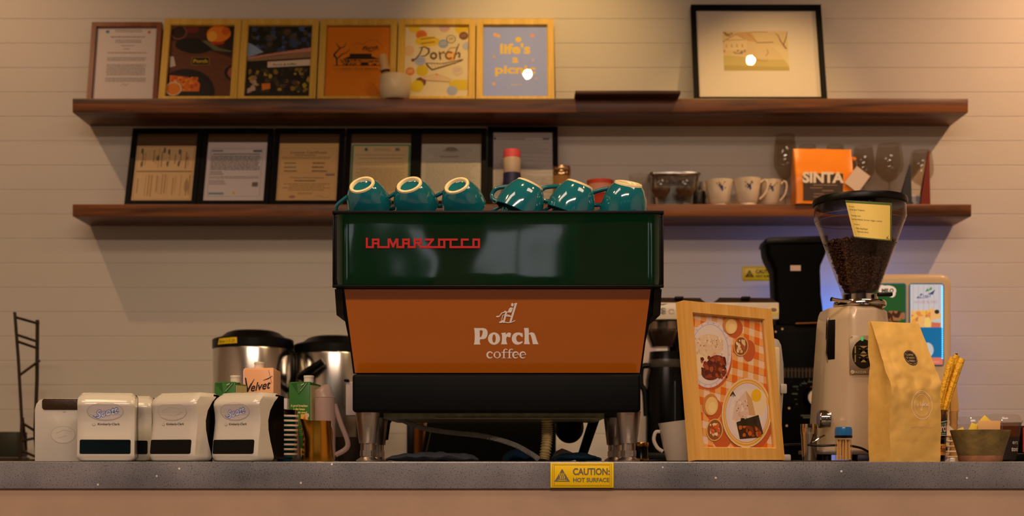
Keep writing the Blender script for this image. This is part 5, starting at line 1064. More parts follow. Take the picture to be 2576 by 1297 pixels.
# recipe card taped on the hopper
a = Art(); a.rect(0, 0, 1.2, 1, (92, 108, 52)); a.rect(0, .03, 1.15, .93, (240, 212, 116)); dk = (110, 92, 50)
for x, y, t_, ww, h in ((.05, .84, 'Origin:', .16, .035), (.05, .755, 'Little Java Frappery', .42, .05), (.07, .60, 'Tasting notes:', .27, .04), (.06, .50, 'caramelized, brown sugar, cocoa', .86, .05), (.10, .37, 'Roast:', .16, .035), (.12, .26, 'Medium Banga Benguet', .36, .05), (.14, .175, 'Full-body blend', .34, .045)):
    a.text(t_, x, y-.02, h, dk, align='l', w=ww)
a.line([(1.05, .06), (1.10, .13)], .012, dk); a.line([(1.03, .06), (1.12, .055)], .012, dk); a.line([(1.04, .09), (1.08, .085)], .01, dk)
def cardf(u, v, h):
    s_, t_ = u/1.2, 1-v; cs = [(2126, 503), (2244, 510), (2243, 606), (2149, 597)]
    px = (1-s_)*(1-t_)*cs[0][0]+s_*(1-t_)*cs[1][0]+s_*t_*cs[2][0]+(1-s_)*t_*cs[3][0]; py = (1-s_)*(1-t_)*cs[0][1]+s_*(1-t_)*cs[1][1]+s_*t_*cs[2][1]+(1-s_)*t_*cs[3][1]
    d_ = 2.866+.018*max(0, s_-.5)**2*4+.012*max(0, .3-s_)**2*11-h*2.5; return (X(px, d_)-gx, d_-DG, Z(py, d_)-1)
b0 = NB(); grid = {}
for i in range(13):
    for j in range(7):
        p = Vector(cardf(i/12*1.2, j/6, -.0008)); grid[i, j] = b0.verts.new(p)
for i in range(12):
    for j in range(6): b0.faces.new((grid[i, j], grid[i+1, j], grid[i+1, j+1], grid[i, j+1]))
rc = P('recipe_card', b0, M('card_yellow', (240, 212, 116), .6), None, label='yellow recipe card with a green edge taped on the grinder hopper'); rc.modifiers.new('paper', 'SOLIDIFY').thickness = .0004; rc.location = (gx, DG, 1.0); rc['category'] = 'card'
a.split(12).build('card_print', PR, rc, lambda u, v, h: cardf(u, v, h+.0002))
# -- power cable, steel cup
cb = P('power_cable', tube(smooth_path([(X(1960, 3.0), 3.0, Z(1119, 3.0)), (X(2010, 2.9), 2.9, Z(1117, 2.9)), (X(2060, 2.84), 2.84, Z(1120, 2.84)), (X(2120, 2.84), 2.84, Z(1119, 2.84)), (X(2165, 2.86), 2.86, Z(1126, 2.86)), (X(2195, 2.87), 2.87, Z(1142, 2.87)), (X(2225, 2.88), 2.882, 1.004)], 8), .0026, 8), M('black_rubber', (14, 13, 12), .5)); tagm(cb, 'thin black power cable running in front of the silver grinder', 'cable')
d = 2.88; o = T('steel_cup', 'polished steel measuring cup at the left foot of the silver grinder', 'cup', (X(2036, d), d, 1.0)); r = S(22, d); h = Z(1066, d)-1
P('body', lathe([(0, 0), (r*.78, 0), (r*.8, .003), (r*.95, h*.72), (r, h*.74), (r, h), (r*.95, h), (r*.9, h*.7), (r*.72, .004), (0, .004)], seg=36), steel('polished', (190, 176, 160), .08), o); P('handle', tube([(r*.2, -r*.9, h*.5), (r*.9, -r*.95, h*.62), (r*1.6, -r*.7, h*.70)], .002, 8), steel('polished'), o)
o = P('grey_mat', prism(rrect(X(1985, 2.8), X(2150, 2.8), 2.78, 3.2, .01), 1.0002, 1.0022, 'Z'), M('dark_mat', (40, 34, 28), .5)); tagm(o, 'thin dark mat under the silver grinder and steel cup', 'mat')
# -- toothpick jar
d = 2.675; o = T('toothpick_jar', 'small clear toothpick jar with a blue cap at the counter edge', 'jar', (X(2122, d), d, 1.0)); r = S(20.5, d); h = Z(1073, d)-1
P('body', lathe([(0, 0), (r*.95, 0), (r, .002), (r, h-.018), (r*.94, h-.018), (r*.94, .003), (0, .003)], seg=32, caps=False), clear, o)
P('cap', lathe([(r*1.04, h-.0175), (r*1.05, h-.006), (r*.96, h-.001), (r*.8, h), (0, h)], seg=32), M('blue_cap', (24, 92, 150), .25), o); P('cap_ring', lathe([(r*.9, h-.0225), (r*1.06, h-.0225), (r*1.08, h-.0205), (r*1.06, h-.0175), (r*.9, h-.0175)], seg=32, caps=False), bpl, o)
b = NB(); rb = random.Random(2)
for k in range(64):
    an, q = rb.uniform(0, 6.3), r*.84*math.sqrt(rb.random()); x, y = q*math.cos(an), q*math.sin(an); tube([(x, y, .004), (x*.9+rb.uniform(-.001, .001), y*.9, h-.026)], [.0009, .0009], 5, b)
P('toothpicks', b, M('pale_wood', (222, 178, 110), .6), o)['kind'] = 'stuff'
# -- kraft coffee bag
d = 2.735; kb = T('kraft_bag', 'kraft paper coffee bag with a dark round sticker standing at the counter edge', 'bag', (X(2303, d), d, 1.0), R(21)); Wk, Dk, Hk = .126, .074, .2965
rg = []; N = 60; n_side = 10
for k in range(N):
    z_ = Hk*k/(N-1); t_ = max(0, (z_-.150)/(Hk-.150)); dep = Dk*(1-t_)**1.15*(1-.0*t_)+.003; w_ = Wk*(1-.02*t_**1.5)*(1+.03*math.sin(PI*min(1, z_/.16))); yo = .012*math.sin(PI*t_)+.020*t_; fy = .064*t_**1.25; dep = max(.0035, Dk-.002-fy); yo = fy; xo = -.004*t_
    ring = []
    c = [(-w_/2, 0), (w_/2, 0), (w_/2, dep), (-w_/2, dep)]
    for i in range(4):
        p0, p1 = c[i], c[(i+1) % 4]; ns = 36 if i % 2 == 0 else 14
        for q in range(ns):
            f = q/ns; x = p0[0]+(p1[0]-p0[0])*f; y = p0[1]+(p1[1]-p0[1])*f
            if i % 2: x -= math.copysign(1, x)*.010*math.sin(PI*f)*min(1, .25+t_*2)*(1-t_*.7)
            elif i == 0: y -= .004*math.sin(PI*f)*(1-t_)*min(1, z_/.05)
            ring.append((x+xo, y+yo, z_))
    rg.append(ring)
b = loft(rg)
for v in b.verts:
    p = v.co.copy(); t_ = p.z/Hk
    q = noise.noise(p*20+Vector((3, 1, 0)))*.7+(abs(noise.noise(p*24+Vector((7, 0, 2))))+abs(noise.noise(p*46+Vector((1, 5, 2))))*.5)*1.1-.4
    am = .0042*math.exp(-((p.z-.175)/.05)**2)+.0012
    v.co += Vector((noise.noise(p*26+Vector((9, 4, 4)))*am*.7, -q*am*1.6, 0)) if p.z > .004 else Vector((0, 0, 0))
kr = M('kraft_paper', (220, 177, 92), .62, bump=.25, bscale=26, var=.10, vscale=30); from mathutils.bvhtree import BVHTree
bmesh.ops.recalc_face_normals(b, faces=b.faces); bvh = BVHTree.FromBMesh(b)
def kdrape(u, v, h):
    hit = bvh.ray_cast(Vector((u, -.2, v)), Vector((0, 1, 0)))[0]
    return (u, (hit.y if hit else .0)-.0007-h, v)
P('bag', b, kr, kb, 28)

a = Art(); sx_, sz_ = .006, .218; a.ell(sx_, sz_, .0165, .0165, (52, 40, 30)); a.ell(sx_, sz_, .0152, .0152, (150, 128, 104)); a.ell(sx_, sz_, .0143, .0143, (58, 46, 36))
for i, s_ in enumerate(('COFFEE', 'ROASTED', 'FRESH')): a.text(s_, sx_, sz_+.0045-i*.0065, .0038, (176, 156, 132), bold=.02, w=(.018, .021, .014)[i])

a.split(16).build('round_sticker', PG, kb, kdrape, label='dark round sticker')
a = Art(); wi = (255, 236, 204); cx_, cz_ = .014, .118; a.ell(cx_, cz_, .0275, .0300, wi, 48, hole=.965); a.ell(cx_, cz_, .0205, .0225, wi, 48, hole=.975)
a.text('#', cx_-.012, cz_-.003, .007, wi); a.line([(cx_-.004, cz_+.005), (cx_-.003, cz_-.002), (cx_+.001, cz_), (cx_+.002, cz_+.005), (cx_+.001, cz_-.007), (cx_-.002, cz_-.012), (cx_-.004, cz_-.008), (cx_+.004, cz_+.001)], .0011, wi); a.line([(cx_+.005, cz_+.010), (cx_+.005, cz_-.002), (cx_+.009, cz_+.004), (cx_+.006, cz_+.001), (cx_+.009, cz_-.002)], .001, wi); a.line([(cx_+.011, cz_+.004), (cx_+.012, cz_-.002), (cx_+.014, cz_+.002), (cx_+.016, cz_-.002), (cx_+.018, cz_+.005)], .001, wi)
for k in range(26):
    an = R(25+k*130/25); a.rect(cx_+.0240*math.cos(an)-.0007, cz_+.0262*math.sin(an)-.0009, cx_+.0240*math.cos(an)+.0007, cz_+.0262*math.sin(an)+.0009, (228, 188, 130)); a.rect(cx_+.0240*math.cos(-an)-.0007, cz_+.0262*math.sin(-an)-.0009, cx_+.0240*math.cos(an)+.0007, cz_+.0262*math.sin(-an)+.0009, (228, 188, 130)) if k % 2 else 0; a.k -= 2 if k % 2 else 1
a.up(2); a.text('ROASTED ROBUSTA PREMIUM', cx_, .071, .0046, (226, 186, 130), w=.056); a.text('1kg', cx_, .059, .0035, (226, 186, 130), w=.006)
a.split(20).build('printed_logo', PR, kb, kdrape)
# -- branded cup with yellow straws
d = 2.88; o = T('straw_cup', 'clear tapered cup with a green shop label, half behind the kraft bag', 'cup', (X(2353, d), d, 1.0)); r = S(31, d); h = Z(1031, d)-1
P('body', lathe([(0, 0), (r*.74, 0), (r*.76, .003), (r*.97, h-.004), (r*1.02, h-.003), (r*1.02, h), (r*.94, h), (r*.73, .004), (0, .004)], seg=40), thin_glass('cup_plastic', (170, 160, 150), .05, 1.4), o)
def tpc(v): return r*(.75+.22*v/h)
a = Art(); yb_ = h*.78; gr = (34, 82, 60)
a.poly([(-.03, h*.50), (.026, h*.50), (.0265, h*.80), (-.03, h*.72)], (226, 206, 190)); a.poly([(-.03, h*.515), (.025, h*.515), (.0255, h*.785), (-.03, h*.705)], gr); a.text('Porch', .006, h*.575, .018, (240, 180, 170), bold=.03, w=.038, rot=.08); a.rect(-.02, h*.535, .02, h*.55, (150, 170, 140)); a.text('Since 2018', .010, h*.70, .004, (180, 190, 160), w=.02, rot=.12)
a.rect(-.03, h*.12, .024, h*.34, (236, 150, 70)); a.text('coffee', .004, h*.18, .014, (70, 44, 30), bold=.01, w=.034)
a.split(14).build('label', PR, o, cyl_map(r, taper=tpc))
P('drink', lathe([(0, .005), (r*.70, .005), (r*.80, h*.42), (0, h*.42)], seg=32), M('dark_cold_brew', (30, 22, 14), .2), o)
ys = M('straw_yellow', (234, 178, 36), .5, bump=.5, bscale=120)
for i, (x0_, x1_, yy, top, lab) in enumerate(((2354, 2396, 2.870, 899, 'yellow paper-wrapped straw leaning right in the shop cup, leftmost of three'), (2361, 2406, 2.892, 893, 'yellow paper-wrapped straw with a dark tip, middle of three in the shop cup'), (2366, 2420, 2.868, 902, 'yellow paper-wrapped straw leaning furthest right of three in the shop cup'))):
    z0_, z1_ = 1.0+h*.66, Z(top, yy); so = T('wrapped_straw', lab, 'straw', (X(x0_, yy), yy, z0_), 0, 'yellow straws in the shop cup'); dx = X(x1_, yy)-X(x0_, yy); hz = z1_-z0_
    b = tube([(0, 0, 0), (dx*.5-.003, 0, hz*.5), (dx*.86, 0, hz*.9), (dx, 0, hz)], [.0066, .0072, .0078, .0066], 12)
    P('wrapper', b, ys, so)
    if i == 1: P('tip', tube([(dx, 0, hz-.001), (dx*1.01, 0, hz+.004)], .0026, 10), M('dark_tip', (70, 50, 16), .6), so)
    a = Art()
    for k in range(34): f = .06+k*.024; a.rect(f, -.0012, f+.010, .0012, (176, 120, 16)); a.k = 0
    a.build('crimp_marks', PR, so, lambda u, v, h_: (dx*u-.003*math.sin(PI*u)+v, -.0080, hz*u))
# -- stoneware bowl with sugar packets
d = 2.80; o = T('stoneware_bowl', 'rough green-brown stoneware bowl of sugar packets at the right end', 'bowl', (X(2466, d), d, 1.0)); r = S(73, d); h = Z(1081, d)-1
sm = M('green_stoneware', (140, 118, 66), .5, var=.55, vscale=34, bump=.3, bscale=50)
P('body', lathe([(0, .004), (r*.72, .012), (r*.745, .0125), (r*.86, h*.55), (r*.985, h*.93), (r, h), (r*.95, h), (r*.82, h*.5), (r*.68, .012), (0, .010)], seg=48), sm, o); P('bare_foot', lathe([(0, 0), (r*.70, 0), (r*.725, .003), (r*.745, .0125), (r*.6, .0124)], seg=48), M('bare_clay', (176, 120, 86), .8, var=.3, vscale=80), o)
def packet(lab, px, py, wpx, hpx, rot, dy, col, nm='sugar_packet'):
    dd = d+dy; b = box(-S(wpx, dd)/2, S(wpx, dd)/2, -.0012, .0012, -S(hpx, dd)*.9, S(hpx, dd)*.55, .0004); xform(b, Matrix.Rotation(rot, 4, 'Y')); q = P(nm, b, M('paper_%d_%d' % (col[0], col[2]), col, .6)); q.location = (X(px, dd), dd, Z(py, dd)); return tagm(q, lab, 'packet', 'sugar packets in the stoneware bowl')
packet('pointed yellow sugar packet sticking highest out of the stoneware bowl', 2474, 1066, 26, 34, R(42), .015, (240, 206, 70)); packet('yellow sugar packet leaning left in the stoneware bowl', 2448, 1078, 20, 24, R(24), -.004, (240, 206, 70)); packet('small yellow packet corner at the left rim of the stoneware bowl', 2417, 1084, 18, 14, R(-25), 0, (240, 206, 70)); packet('tan sugar packet lying flat-edged across the right of the stoneware bowl', 2488, 1074, 56, 30, R(1), -.012, (220, 172, 110), 'sugar_packet')
# -- paper napkins, wooden brush, iced drinks
d = 3.0
for k in range(5):
    b = prism([(X(2372, d), d-.03), (X(2408+k*2, d), d-.035), (X(2412, d), d+.05), (X(2374, d), d+.06)], Z(1150-k*13, d), Z(1146-k*13, d), 'Z', .0005); q = P('paper_napkin', b, M('lid_paper_%d' % (k % 2), ((206, 172, 132), (226, 200, 168))[k % 2], .7)); tagm(q, 'folded paper napkin in the pile left of the stoneware bowl, %s' % ('bottom one', 'second from below', 'middle one', 'second from the top', 'top one')[k], 'napkin', 'paper napkins piled left of the stoneware bowl')
o = P('paper_sleeve', loft([[(X(2375, 3.0), 2.985, Z(1098, 3.0)), (X(2412, 3.0), 2.985, Z(1098, 3.0)), (X(2412, 3.0), 3.03, Z(1098, 3.0)), (X(2375, 3.0), 3.03, Z(1098, 3.0))], [(X(2372, 3.0), 2.985, Z(1068, 3.0)), (X(2382, 3.0), 2.985, Z(1069, 3.0)), (X(2382, 3.0), 3.03, Z(1069, 3.0)), (X(2372, 3.0), 3.03, Z(1068, 3.0))]]), M('white_paper', (226, 206, 180), .7)); tagm(o, 'white paper corner sloping down above the pile of napkins', 'paper')
d = 3.2; o = T('wooden_brush', 'pale wooden bottle brush standing behind the yellow straws', 'brush', (X(2399, d), d, 1.0)); P('handle', prism([(X(2390, d)-X(2399, d), Z(1034, d)-1), (S(12, d), Z(1034, d)-1), (S(6, d), Z(960, d)-1), (S(2, d), Z(900, d)-1), (S(-6, d), Z(900, d)-1), (S(-8, d), Z(970, d)-1)], -.006, .006, 'Y', .002), wood('brush_wood', (206, 150, 76), (222, 172, 96), 'Z', 6, 14, .5), o)
P('bristle_wrap', lathe([(0, 0), (.010, 0), (.010, .02)]+[(.0085+.0015*(k % 2), .02+k*.0075) for k in range(12)]+[(.010, Z(1034, d)-1), (0, Z(1034, d)-1)], seg=20), wood('brush_wood2', (170, 118, 56), (200, 150, 84), 'Z', 6, 14, .5), o)
d = 3.06; o = T('iced_drink', 'iced brown drink in a clear cup with a domed lid behind the stoneware bowl', 'drink', (X(2519, d), d, 1.0)); r = S(50, d); h = Z(1062, d)-1
P('cup', lathe([(0, 0), (r*.72, 0), (r*.95, h-.004), (r, h), (r*.93, h), (r*.70, .003), (0, .003)], seg=40), thin_glass('drink_cup', (225, 215, 205), .03, 1.3), o); P('drink', lathe([(0, .004), (r*.69, .004), (r*.905, h*.90), (0, h*.90)], seg=40), M('iced_tea', (156, 86, 30), .15, coat=.4), o)
P('lid', lathe([(r*1.0, h+.0004), (r*1.03, h+.003), (r*.98, h+.006), (r*.93, h+.010), (r*.86, h+.017), (r*.4, h+.020), (0, h+.0205)], seg=40, caps=False), clear, o)
a = Art(); a.rect(-.01, .004, .040, h*.62, (36, 24, 20)); a.text('ers', .012, h*.44, .010, (220, 206, 190), align='l', w=.018); a.text('tonic', .010, h*.26, .011, (220, 206, 190), bold=.02, align='l', w=.026); a.split(12).build('label', PR, o, cyl_map(r, taper=lambda v: r*(.72+.23*v/h)))
d = 3.25; o = T('empty_cup', 'empty clear cup with a domed lid left of the iced brown drink', 'cup', (X(2440, d), d, 1.0)); r = S(40, d); h = Z(1066, d)-1
P('cup', lathe([(0, 0), (r*.74, 0), (r*.96, h), (r, h), (r*.93, h), (r*.72, .003), (0, .003)], seg=36), clear, o); P('lid', lathe([(r, h+.0004), (r*1.03, h+.003), (r*.95, h+.010), (r*.8, h+.018), (0, h+.019)], seg=36, caps=False), clear, o)
o = P('black_tray', box(X(2522, 3.1), X(2600, 3.1), 3.04, 3.3, 1.0002, Z(1140, 3.1), .003), bpl); tagm(o, 'black tray at the right edge behind the stoneware bowl', 'tray')
d = 3.2; o = T('black_tin', 'tall black tin with a red stripe at the right edge of the picture', 'tin', (X(2595, d), d+.03, Z(1140, 3.1))); P('body', box(S(-30, d), S(30, d), -.03, .03, .0004, Z(1070, d)-Z(1140, 3.1), .003), bpl, o); P('stripe', box(S(-22, d), S(-17, d), -.0312, -.0302, .004, Z(1074, d)-Z(1140, 3.1)), M('red_paint', (200, 50, 24), .4), o)
o = P('white_button', lathe([(0, 0), (.006, 0), (.006, .006), (.004, .008), (0, .008)], X(2396, 2.74), 2.74, 1.0, 20), whp); tagm(o, 'tiny white plastic cap lying left of the stoneware bowl', 'cap')
# ================================================================ back counter
BT = .995
def bz(py, d): return Z(py, d)-BT
rust = M('rusty_iron', (62, 44, 28), .6, .5, var=.5, vscale=30)
d = 4.42; o = T('wire_stand', 'thin rusty iron ladder stand at the far left of the back counter', 'stand', (X(62, d), d, BT))
def wx(px): return X(px, d)-X(62, d)
P('post', tube([(wx(37), 0, bz(785, d)), (wx(46), 0, bz(900, d)), (wx(55), 0, bz(1060, d)), (wx(50), 0, 0)], .0055, 8), rust, o)
P('post', tube([(wx(86), .03, bz(802, d)), (wx(85), .03, bz(950, d)), (wx(80), .03, bz(1090, d)), (wx(86), .03, 0)], .0065, 8), rust, o)
for a_, b_ in (((38, 797), (91, 812)), ((44, 842), (90, 858)), ((46, 859), (90, 875)), ((51, 942), (92, 904)), ((54, 1062), (82, 1084)), ((54, 1108), (84, 1100)), ((52, 1132), (86, 1150)), ((57, 1050), (58, 1130))):
    P('rung', tube([(wx(a_[0]), 0, bz(a_[1], d)), (wx(b_[0]), .03, bz(b_[1], d))], .0045, 8), rust, o)
P('base', box(wx(48), wx(92), -.05, .08, 0, .010, .002), rust, o)
d = 4.56; o = T('wooden_crate', 'small dark crate cut off by the left edge beside the iron stand', 'crate', (X(15, d), d, BT)); wc = wood('crate_wood', (36, 28, 20), (62, 46, 30), 'X', 4, 10, .6)
P('base', box(-.05, .045, 0, .10, 0, .015), wc, o); P('box', box(-.05, .038, 0, .10, .016, bz(1085, d), .002), M('dark_olive', (46, 44, 28), .5), o); P('frame', box(-.045, -.038, -.004, .001, .01, bz(1083, d)), M('brass_strip', (120, 84, 36), .4, .6), o)
# urns
st = steel('urn_steel', (212, 206, 196), .2); bl_m = M('black_plastic')
def urn(lab, px, d, rpx, ptop, pbody, extra):
    r = S(rpx, d); h = bz(pbody, d); ht = bz(ptop, d); o = T('drink_urn', lab, 'urn', (X(px, d), d, BT), 0, 'steel drink urns on the back counter')
    P('body', lathe([(0, .02), (r*.97, .02), (r, .03), (r, h-.006), (r*.985, h), (0, h)], seg=64), st, o); P('base', lathe([(0, 0), (r*.98, 0), (r, .006), (r, .022), (0, .022)], seg=48), bl_m, o)
    P('lid', lathe([(r*1.0, h-.002), (r*1.02, h), (r*1.02, h+(ht-h)*.45), (r*.98, h+(ht-h)*.52), (r*.80, h+(ht-h)*.62), (r*.66, h+(ht-h)*.86), (r*.5, h+(ht-h)*.97), (0, ht)], seg=64), M('black_lid'), o)
    b = NB()
    for s_ in (1, -1):
        tube(smooth_path([(s_*r*1.0, -.03, h-.01), (s_*(r+.016), -.08, h-.03), (s_*(r+.018), -.09, h-.10), (s_*r*1.0, -.04, h-.14)], 6), .010, 10, b) if s_ > 0 else None
    P('handle', b, bl_m, o)
    return o, r, h, ht
o, r, h, ht = urn('large steel drink urn with a yellow tape label on its black lid', 637, 4.32, 99, 831, 877, 0)
a = Art(); a.poly([(-.108, h+.006), (-.026, h+.008), (-.027, h+.027), (-.100, h+.025)], (236, 200, 20)); a.text('Brew 1-3-20', -.066, h+.011, .010, (60, 52, 20), bold=.01, w=.064, rot=.02, shear=.2); a.split(14).build('tape_label', PR, o, lambda u, v, k: (r*1.02*math.sin(u/(r*1.02)), -(r*1.02+.0008+k)*math.cos(u/(r*1.02)), v))
P('tap', tube([(0.0, -r*.99, .05), (0.0, -r-.035, .05), (.0, -r-.04, .015)], .009, 10), bl_m, o)
o, r, h, ht = urn('steel drink urn with a black lever, half hidden behind the left of the espresso machine', 842, 4.40, 100, 845, 890, 0)
P('lever', tube([(S(-72, 4.3), -r*.82, bz(948, 4.3)), (S(-50, 4.2), -r-.02, bz(930, 4.2)), (S(-12, 4.2), -r-.03, bz(906, 4.2))], [.016, .013, .011], 12), bl_m, o); P('tap', tube([(-.05, -r*.9, .06), (-.05, -r-.03, .06), (-.05, -r-.03, .02)], .010, 10), bl_m, o)
# seen below the machine
d = 4.62; o = T('thermos', 'tall dark and copper canister seen under the machine on the back counter', 'canister', (X(1050, d), d, BT)); P('body', lathe([(0, 0), (S(23, d), 0), (S(23, d), bz(1040, d)), (0, bz(1040, d))], seg=36), M('copper_brown', (150, 92, 40), .25, .9), o); P('lid', lathe([(0, bz(1040, d)), (S(20, d), bz(1040, d)), (S(18, d), bz(1000, d)), (0, bz(1000, d))], seg=36), bl_m, o); P('dark_strip', box(S(-25, d), S(-8, d), -S(24, d), -S(10, d), .002, bz(1043, d), .003), bl_m, o)
d = 4.22; o = T('knock_box', 'wide black slope-sided bin seen under the espresso machine', 'bin', (X(1230, d), d, BT)); P('body', loft([[(S(-172, d), 0, 0), (S(168, d), 0, 0), (S(168, d), .3, 0), (S(-172, d), .3, 0)], [(S(-150, d), .01, bz(1020, d)), (S(170, d), .01, bz(1020, d)), (S(170, d), .3, bz(1020, d)), (S(-150, d), .3, bz(1020, d))]]), M('black_matte', (6, 6, 6), .8, spec=.08), o, 0); P('edge_lines', tube([(S(-160, d), -.002, .02), (S(-146, d), -.002, .10), (S(-120, d), -.002, .10)], .0012, 6), M('grey_line', (70, 64, 52), .5), o)
# twin brewer
d = 4.10; o = T('twin_brewer', 'white-fronted twin coffee brewer with black lids between machine and black grinder', 'coffee brewer', (X(1791, d), d, BT)); u_ = lambda px: X(px, d)-X(1791, d)
P('head', box(u_(1618), u_(1960), 0, .22, bz(803, d), bz(760, d), .004), M('brewer_white', (222, 208, 192), .3), o)
for xa, xb in ((1640, 1777), (1796, 1957)):
    P('lid', loft([[(u_(xa), .005, bz(760, d)), (u_(xb), .005, bz(760, d)), (u_(xb), .20, bz(760, d)), (u_(xa), .20, bz(760, d))], [(u_(xa)+.012, .01, bz(753, d)), (u_(xb)-.012, .01, bz(753, d)), (u_(xb)-.012, .20, bz(753, d)), (u_(xa)+.012, .20, bz(753, d))], [(u_(xa)+.020, .02, bz(746, d)), (u_(xb)-.016, .02, bz(747, d)), (u_(xb)-.016, .19, bz(747, d)), (u_(xa)+.020, .19, bz(746, d))]]), M('smoky_lid', (54, 42, 36), .25), o, 0)
    P('lid_catch', box(u_((xa+xb)/2-11), u_((xa+xb)/2+11), -.004, .015, bz(752, d), bz(745, d), .002), bl_m, o)
a = Art(); v_ = lambda py: bz(py, d); ye = (220, 196, 90)
for x in (1643, 1946): a.rect(u_(x-15), v_(793), u_(x+13), v_(771), (236, 216, 170)); a.rect(u_(x-15), v_(793), u_(x+13), v_(785), ye); a.ell(u_(x), v_(779), .010, .006, (130, 104, 84))
a.poly([(u_(1640), v_(765)), (u_(1680), v_(763)), (u_(1668), v_(767))], (110, 104, 100)); a.arc(u_(1668), v_(782), .009, .009, 40, 320, .003, (120, 120, 110)); a.poly([(u_(1664), v_(790)), (u_(1664), v_(776)), (u_(1676), v_(782))], (120, 124, 110)); a.arc(u_(1689), v_(783), .008, .007, 20, 330, .0025, (170, 156, 146))
for x in (1820, 1860): a.arc(u_(x), v_(783), .008, .007, 20, 330, .0025, (170, 156, 146))
a.build('stickers', PR, o, lambda u, v, k: (u, -.0006-k, v))
P('column', box(u_(1700), u_(1950), .16, .22, .03, bz(803, d), .004), bl_m, o); P('base', box(u_(1625), u_(1960), 0, .22, 0, .03, .004), bl_m, o)
for x in (1676, 1880):
    r = S(50, d); fb = lathe([(0, bz(868, d)), (r*.66, bz(868, d)), (r*.70, bz(862, d)), (r*.98, bz(832, d)), (r, bz(826, d)), (r*.94, bz(824, d)), (r*.96, bz(805, d)), (0, bz(805, d))], u_(x), .08, 0, 40); P('brew_basket', fb, steel('basket_steel', (150, 138, 124), .22), o)
o2 = o
for i, (x, lab) in enumerate(((1682, 'black insulated coffee server under the left brew basket'), (1880, 'black insulated coffee server under the right brew basket, behind the menu frame'))):
    o = T('coffee_server', lab, 'coffee server', (X(x, d), d+.075, BT+.0305)); r = S(52, d); hs = bz(880, d)-.0305
    P('body', lathe([(0, 0), (r*.98, 0), (r, .01), (r, hs*.72), (r*.86, hs*.84), (r*.8, hs), (0, hs)], seg=40), bpl, o); P('handle', tube(smooth_path([(-r*.86, -.02, hs*.86), (-r*1.22, -.02, hs*.84), (-r*1.26, -.02, hs*.68), (-r*1.08, -.02, hs*.60), (-r*1.0, -.02, hs*.36)], 6), .009, 10), bl_m, o); P('spout_band', lathe([(r*.86, hs*.84), (r*.89, hs*.86), (r*.84, hs*.92)], seg=40, caps=False), M('grey_band', (60, 56, 50), .3), o); P('sight_glass', box(r*.30, r*.36, -r*1.0, -r*.93, hs*.1, hs*.7, .002), M('blue_grey_glass', (60, 76, 90), .1), o)
d = 4.60; o = P('white_canister', lathe([(0, 0), (S(38, d), 0), (S(38, d), bz(850, d)), (S(34, d), bz(842, d)), (0, bz(842, d))], X(1612, d), d, BT, 36), M('white_matte')); tagm(o, 'white canister between the espresso machine and the twin brewer', 'canister')
# black shop grinder
d = 4.36; o = T('shop_grinder', 'tall black shop coffee grinder with a bulging hopper and white round badge', 'coffee grinder', (X(2010, d), d, BT)); u_ = lambda px: X(px, d)-X(2010, d)
bm_ = M('black_gloss_soft', (5, 5, 5), .5, spec=.06)
rg = []
for py, l, r_, dp in ((815, 1942, 2076, .13), (770, 1940, 2072, .13), (740, 1939, 2068, .13), (700, 1937, 2067, .13), (680, 1936, 2066, .13), (666, 1930, 2067, .135), (650, 1922, 2074, .14), (636, 1918, 2080, .145), (614, 1916, 2082, .15)): rg.append([(x, y, bz(py, d)) for x, y in rrect(u_(l+11), u_(r_), .0, dp*.8, .02)])
P('hopper', loft(rg), bm_, o, 50); P('hopper_lid', prism([(u_(1926), bz(613, d)), (u_(2083), bz(609, d)), (u_(2082), bz(592, d)), (u_(1938), bz(597, d)), (u_(1929), bz(599, d))], -.004, .125, 'Y', .003), M('black_lid'), o)
P('price_label', box(u_(1988), u_(2014), -.0018, .003, bz(681, d), bz(667, d)), M('pale_label', (214, 186, 176), .6), o)
P('body', box(u_(1946), u_(2092), 0, .14, 0, bz(816, d), .006), bm_, o); P('rail', tube([(u_(1999), -.012, bz(815, d)), (u_(2059), -.012, bz(813, d))], .004, 8), M('copper_rail', (180, 120, 80), .25, 1), o)
a = Art(); gl = (62, 54, 44)
a.rect(u_(1944), bz(950, d), u_(2090), bz(924, d), (34, 30, 26))
for k in range(16): a.rect(u_(1946+k*9), bz(949, d), u_(1948+k*9), bz(925, d), (104, 84, 64)); a.k -= 1
a.up(2); a.rect(u_(1946), bz(933, d), u_(2088), bz(931, d), (84, 68, 54))
for k in range(15): an = R(200-k*15.7); x, y = u_(2048)+.058*math.cos(an), bz(1000, d)+.058*math.sin(an); a.line([(x, y), (x+.007*math.cos(an), y+.007*math.sin(an))], .0018, (96, 108, 90), False)
for x, y in ((1994, 973), (1992, 991), (2016, 965), (2032, 961), (2060, 961)): a.rect(u_(x), bz(y, d), u_(x+14), bz(y-2.5, d), (96, 108, 90))
a.rect(u_(2014), bz(1046, d), u_(2046), bz(1043, d), (96, 98, 84)); a.rect(u_(2020), bz(1051, d), u_(2042), bz(1048, d), (96, 98, 84)); a.ell(u_(2041), bz(974, d), .004, .004, (190, 110, 60))
for x, y in ((1951, 834), (1968, 827), (1985, 1026), (1979, 1070)): a.ell(u_(x), bz(y, d), .0035, .0035, (236, 196, 140))
a.build('dial_markings', PG, o, lambda u, v, k: (u, -.0006-k, v))
dl = P('dial', lathe([(0, -.030), (.030, -.030), (.031, -.027), (.036, -.004), (.038, 0), (0, 0)], u_(2048), 0, bz(1000, d), 36, ax='Y'), bl_m, o)
